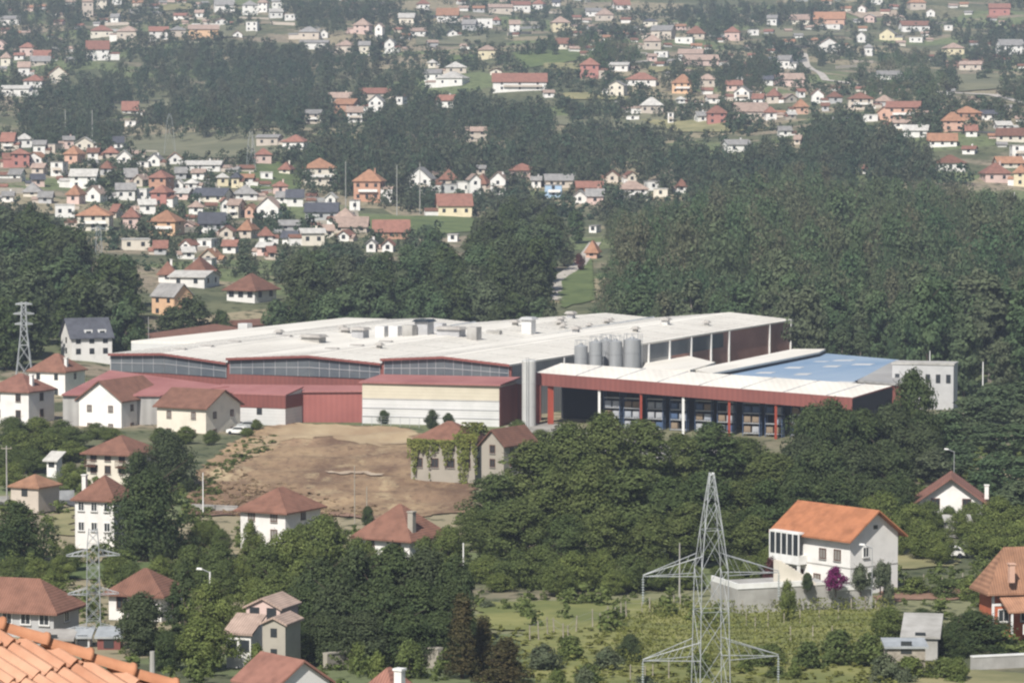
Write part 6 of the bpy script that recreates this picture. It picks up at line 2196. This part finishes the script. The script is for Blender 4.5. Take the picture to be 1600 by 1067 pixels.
# fences of stakes
FP = [(828, 1000), (842, 998), (856, 992), (866, 990), (880, 1000), (888, 996), (900, 985), (926, 978), (938, 976), (950, 972), (962, 968), (971, 967), (979, 966), (1004, 962), (1016, 960), (1030, 955), (1042, 953), (1054, 952), (1062, 950)]
p0 = gnd(*FP[0])
fo = empty('stake_fence', p0, 0, 'line of pale uneven stakes with wire along the vineyard edge', 'fence')
gp = random.Random(9)
prev = None
wire = MB()
for x, r in FP:
    p = gnd(x, r + 3) - p0
    h = gp.uniform(1.5, 2.4)
    q = p + Vector((gp.uniform(-.12, .12), gp.uniform(-.1, .1), h))
    m = MB()
    m.bar(p - Vector((0, 0, .3)), q, .085, .07, 5)
    m.build('stake', 'weathered post', fo)
    if prev is not None:
        for f in (.55, .9):
            wire.bar(prev[0].lerp(prev[1], f), p.lerp(q, f), .012)
    prev = (p, q)
wire.build('wire', 'steel', fo)
FP2 = [(1330, 952), (1352, 950), (1368, 952), (1340, 918), (1382, 915), (1413, 922), (1443, 918), (1472, 915), (1504, 912)]
p0 = gnd(1330, 952)
fo = empty('stake_fence', p0, 0, 'few pale posts along the brown strip right of the terrace', 'fence')
for x, r in FP2:
    p = gnd(x, r + 3) - p0
    m = MB()
    m.bar(p - Vector((0, 0, .3)), p + Vector((0, 0, gp.uniform(1.3, 2.0))), .08, .07, 5)
    m.build('stake', 'weathered post', fo)
FP3 = [(985, 1062), (1008, 1060), (1020, 1058), (1045, 1058), (1160, 960), (1166, 975), (1180, 985), (1200, 980), (1225, 975), (1250, 972), (1280, 968), (1310, 968), (1235, 1000), (1270, 998), (1300, 1000)]
p0 = gnd(985, 1062)
fo = empty('vine_stakes', p0, 0, 'scattered vine stakes standing around the big pylon', 'stakes')
for x, r in FP3:
    p = gnd(x, r + 3) - p0
    m = MB()
    m.bar(p - Vector((0, 0, .3)), p + Vector((0, 0, gp.uniform(1.4, 2.0))), .07, .06, 5)
    m.build('stake', 'weathered post', fo)
# mesh fence in front of the warehouse
a, b = at(566, 660, 589), at(655, 662, 585)
fo = empty('mesh_fence', (a.x, a.y, -53.2), math.atan2(b.y - a.y, b.x - a.x), 'low wire fence on posts before the white warehouse wall', 'fence')
ln_ = math.hypot(b.x - a.x, b.y - a.y)
for k in range(7):
    m = MB()
    m.bar((ln_ * k / 6, 0, -.5), (ln_ * k / 6, 0, 2.0), .05, n=5)
    m.build('stake', 'steel', fo)
m = MB()
for z in (.5, 1.0, 1.5, 1.95):
    m.bar((0, 0, z), (ln_, 0, z), .02)
m.build('wire', 'steel', fo)

# parked cars
def car(px, row, Y, rz, label, mt='white paint'):
    p = at(px, row, Y)
    p.z = ground(p.x, Y) + .1
    o = empty('parked_car', p, rz, label, 'car')
    m = MB()
    sec = [(-2.0, .35), (-2.0, .8), (-1.85, .95), (-1.0, 1.0), (-.45, 1.45), (1.2, 1.48), (1.75, 1.0), (2.0, .95), (2.05, .35)]
    m.hexa([(x, .85, z) for x, z in sec], [(x, -.85, z) for x, z in sec])
    m.build('body', mt, o)
    for sy in (-1, 1):
        m = MB()
        s2 = [(-.85, 1.0), (-.42, 1.36), (1.1, 1.38), (1.5, 1.0)]
        m.hexa([(x, sy * .86, z) for x, z in s2], [(x, sy * .875, z) for x, z in s2])
        m.build('window', 'glass dark', o)
        for x in (-1.25, 1.25):
            m = MB()
            k = len(m.v)
            m.bar((x, sy * .68, .33), (x, sy * .9, .33), .33, .33, 14)
            m.build('wheel', 'dark inside', o)
    return o


car(1483, 882, 432, .15, 'white car parked on the grass right of the cream house')
car(388, 672, 583, -.4, 'silver car parked before the ribbed white workshop', 'galvanized')
car(372, 676, 578, -.3, 'white car parked at the corner of the cream long house')
car(880, 664, 574, .9, 'pale car at the mouth of the open shed', 'galvanized')

# ------------------------------------------------------------------ the near tiled roof
mat('clay tiles', (0.58, 0.33, 0.22), (0.43, 0.21, 0.13), scale=2.2, rough=0.85, lo=0.38, hi=0.7, detail=9, bump=0.15)
mat('clay ridge', (0.53, 0.255, 0.145), (0.41, 0.175, 0.095), scale=3.0, rough=0.8, lo=0.4, hi=0.7, detail=8, bump=0.12)
A, Bp = at(-150, 936, 26.0), at(420, 1136, 27.2)
o = empty('tiled_house', A, 0, 'near house roof of orange clay tiles with ridge caps, bottom left corner', 'house')
hipd = Bp - A
hp2 = Vector((hipd.x, hipd.y)).normalized()
ang = math.atan2(hp2.y, hp2.x)
cd = Vector((math.cos(ang - R(45)), math.sin(ang - R(45))))         # downhill, in plan
cr = Vector((cd.y, -cd.x)) * -1                                      # across the slope
s_ = -(hipd.z / Vector((hipd.x, hipd.y)).length) / math.cos(R(45))   # fall per metre of plan
TW, TL = 0.20, 0.36
rngt = random.Random(2)


def slope_pt(u, v, h):
    """u across, v downhill (plan metres from A), h above the slope"""
    q = cd * v + cr * u
    n_ = Vector((cd.x * s_, cd.y * s_, 1)).normalized()
    return Vector((q.x, q.y, -s_ * v)) + n_ * h


tm_ = MB()
for iu in range(-10, 34):
    for iv_ in range(-2, 26):
        u0, v0 = iu * TW, iv_ * TL + (0.0)
        # the slope lies on the camera side of the hip (u <= v there)
        if u0 > v0 + 0.12 or u0 < v0 - 7.5 or v0 > 7.5:
            continue
        dz = rngt.uniform(-.006, .006)
        du = rngt.uniform(-.004, .004)
        N = 8
        prof_ = []
        for k in range(N + 1):
            t = k / N
            x = t * TW
            h = 0.055 * math.sin(math.pi * min(t / .62, 1)) - (0.012 * math.sin(math.pi * (t - .62) / .38) if t > .62 else 0)
            prof_.append((u0 + x + du, h))
        r0 = [slope_pt(x, v0 - .03, h + dz) for x, h in prof_]
        r1 = [slope_pt(x, v0 + TL, h + dz + .028) for x, h in prof_]
        r2 = [slope_pt(x, v0 + TL, h + dz + .004) for x, h in prof_]
        n0 = len(tm_.v)
        tm_.v += [tuple(p) for p in r0 + r1 + r2]
        for k in range(N):
            tm_.f.append((n0 + k, n0 + k + 1, n0 + N + 1 + k + 1, n0 + N + 1 + k))
            tm_.f.append((n0 + N + 1 + k, n0 + N + 1 + k + 1, n0 + 2 * N + 2 + k + 1, n0 + 2 * N + 2 + k))
bm = bmesh.new()
me = tm_.mesh('roof_tiles', 'clay tiles')
bm.from_mesh(me)
side = Vector((hp2.y, -hp2.x, 0)) * -1
bmesh.ops.bisect_plane(bm, geom=bm.verts[:] + bm.edges[:] + bm.faces[:], plane_co=(0, 0, 0), plane_no=side, clear_outer=True)
bm.to_mesh(me)
bm.free()
for p in me.polygons:
    p.use_smooth = False
tl_ = link('roof_tiles', me, o)
# other slope of the hip, falling away from the camera
other = Vector((hp2.x * math.cos(R(90)) - hp2.y * math.sin(R(90)), hp2.x * math.sin(R(90)) + hp2.y * math.cos(R(90))))
cd2 = Vector((math.cos(ang + R(45)), math.sin(ang + R(45))))
m = MB()
e0, e1 = Vector((0, 0, 0)), Vector((hipd.x, hipd.y, hipd.z))
f0 = Vector((cd2.x * 4, cd2.y * 4, -s_ * 4))
m.poly([e0, e1, e1 + f0, e0 + f0])
m.poly([e0 - Vector((0, 0, .1)), e0 + f0 - Vector((0, 0, .1)), e1 + f0 - Vector((0, 0, .1)), e1 - Vector((0, 0, .1))])
m.build('roof_slope', 'clay tiles', o)
# solid deck under the tiles and the walls below
m = MB()
q = [slope_pt(0, 0, -.06), slope_pt(5.6, 5.6, -.06), slope_pt(-2, 7.4, -.06), slope_pt(-6, 5, -.06)]
m.poly(q)
m.build('roof_deck', 'clay ridge', o)
L_ = hipd.length
nd = hipd.normalized()
perp = Vector((-hp2.y, hp2.x, 0))
up_ = nd.cross(perp) * -1 if nd.cross(perp).z < 0 else nd.cross(perp)
n_caps = int(L_ / .40)
for k in range(n_caps):
    m = MB()
    st, en = nd * (k * .40), nd * (k * .40 + .46)
    rings = []
    for c, rad, lift in ((st, .07, .0), (en - nd * .05, .082, .016), (en - nd * .03, .092, .022), (en, .094, .022), (en, .075, .02)):
        rings.append([c + up_ * (lift + .03) + (perp * math.cos(a_) + up_ * math.sin(a_) * .95) * rad for a_ in [math.pi * j / 10 - .12 + .024 * j for j in range(11)]])
    n0 = 0
    m.v = [tuple(p) for rg in rings for p in rg]
    for i in range(len(rings) - 1):
        for j in range(10):
            m.f.append((i * 11 + j, i * 11 + j + 1, (i + 1) * 11 + j + 1, (i + 1) * 11 + j))
    cp_ = m.build('ridge_tile', 'clay ridge', o)
    for p in cp_.data.polygons:
        p.use_smooth = True
m = MB()
c = slope_pt(-3.0, 4.0, 0)
m.box(c.x - 4.5, c.x + 1.6, c.y - 2.0, c.y + 3.0, -9, -3.4)
m.build('wall', 'plaster cream', o)

# ------------------------------------------------------------------ the air over the valley
xm = 260 + 0.34 * 3790 + 20
vb = MB()
vb.box(-xm, xm, -420, 3830, -62, 215)
hm = bpy.data.materials.new('haze')
hm.use_nodes = True
t = hm.node_tree
t.nodes.clear()
pv = node(t, 'ShaderNodeVolumePrincipled')
pv.inputs['Color'].default_value = (0.68, 0.79, 1.0, 1)
pv.inputs['Density'].default_value = HAZE
pv.inputs['Anisotropy'].default_value = 0.0
ou_ = node(t, 'ShaderNodeOutputMaterial')
t.links.new(pv.outputs[0], ou_.inputs['Volume'])
MATS['haze'] = hm
tag(vb.build('haze', 'haze'), 'thin bluish haze over the valley', 'haze', kind='stuff')
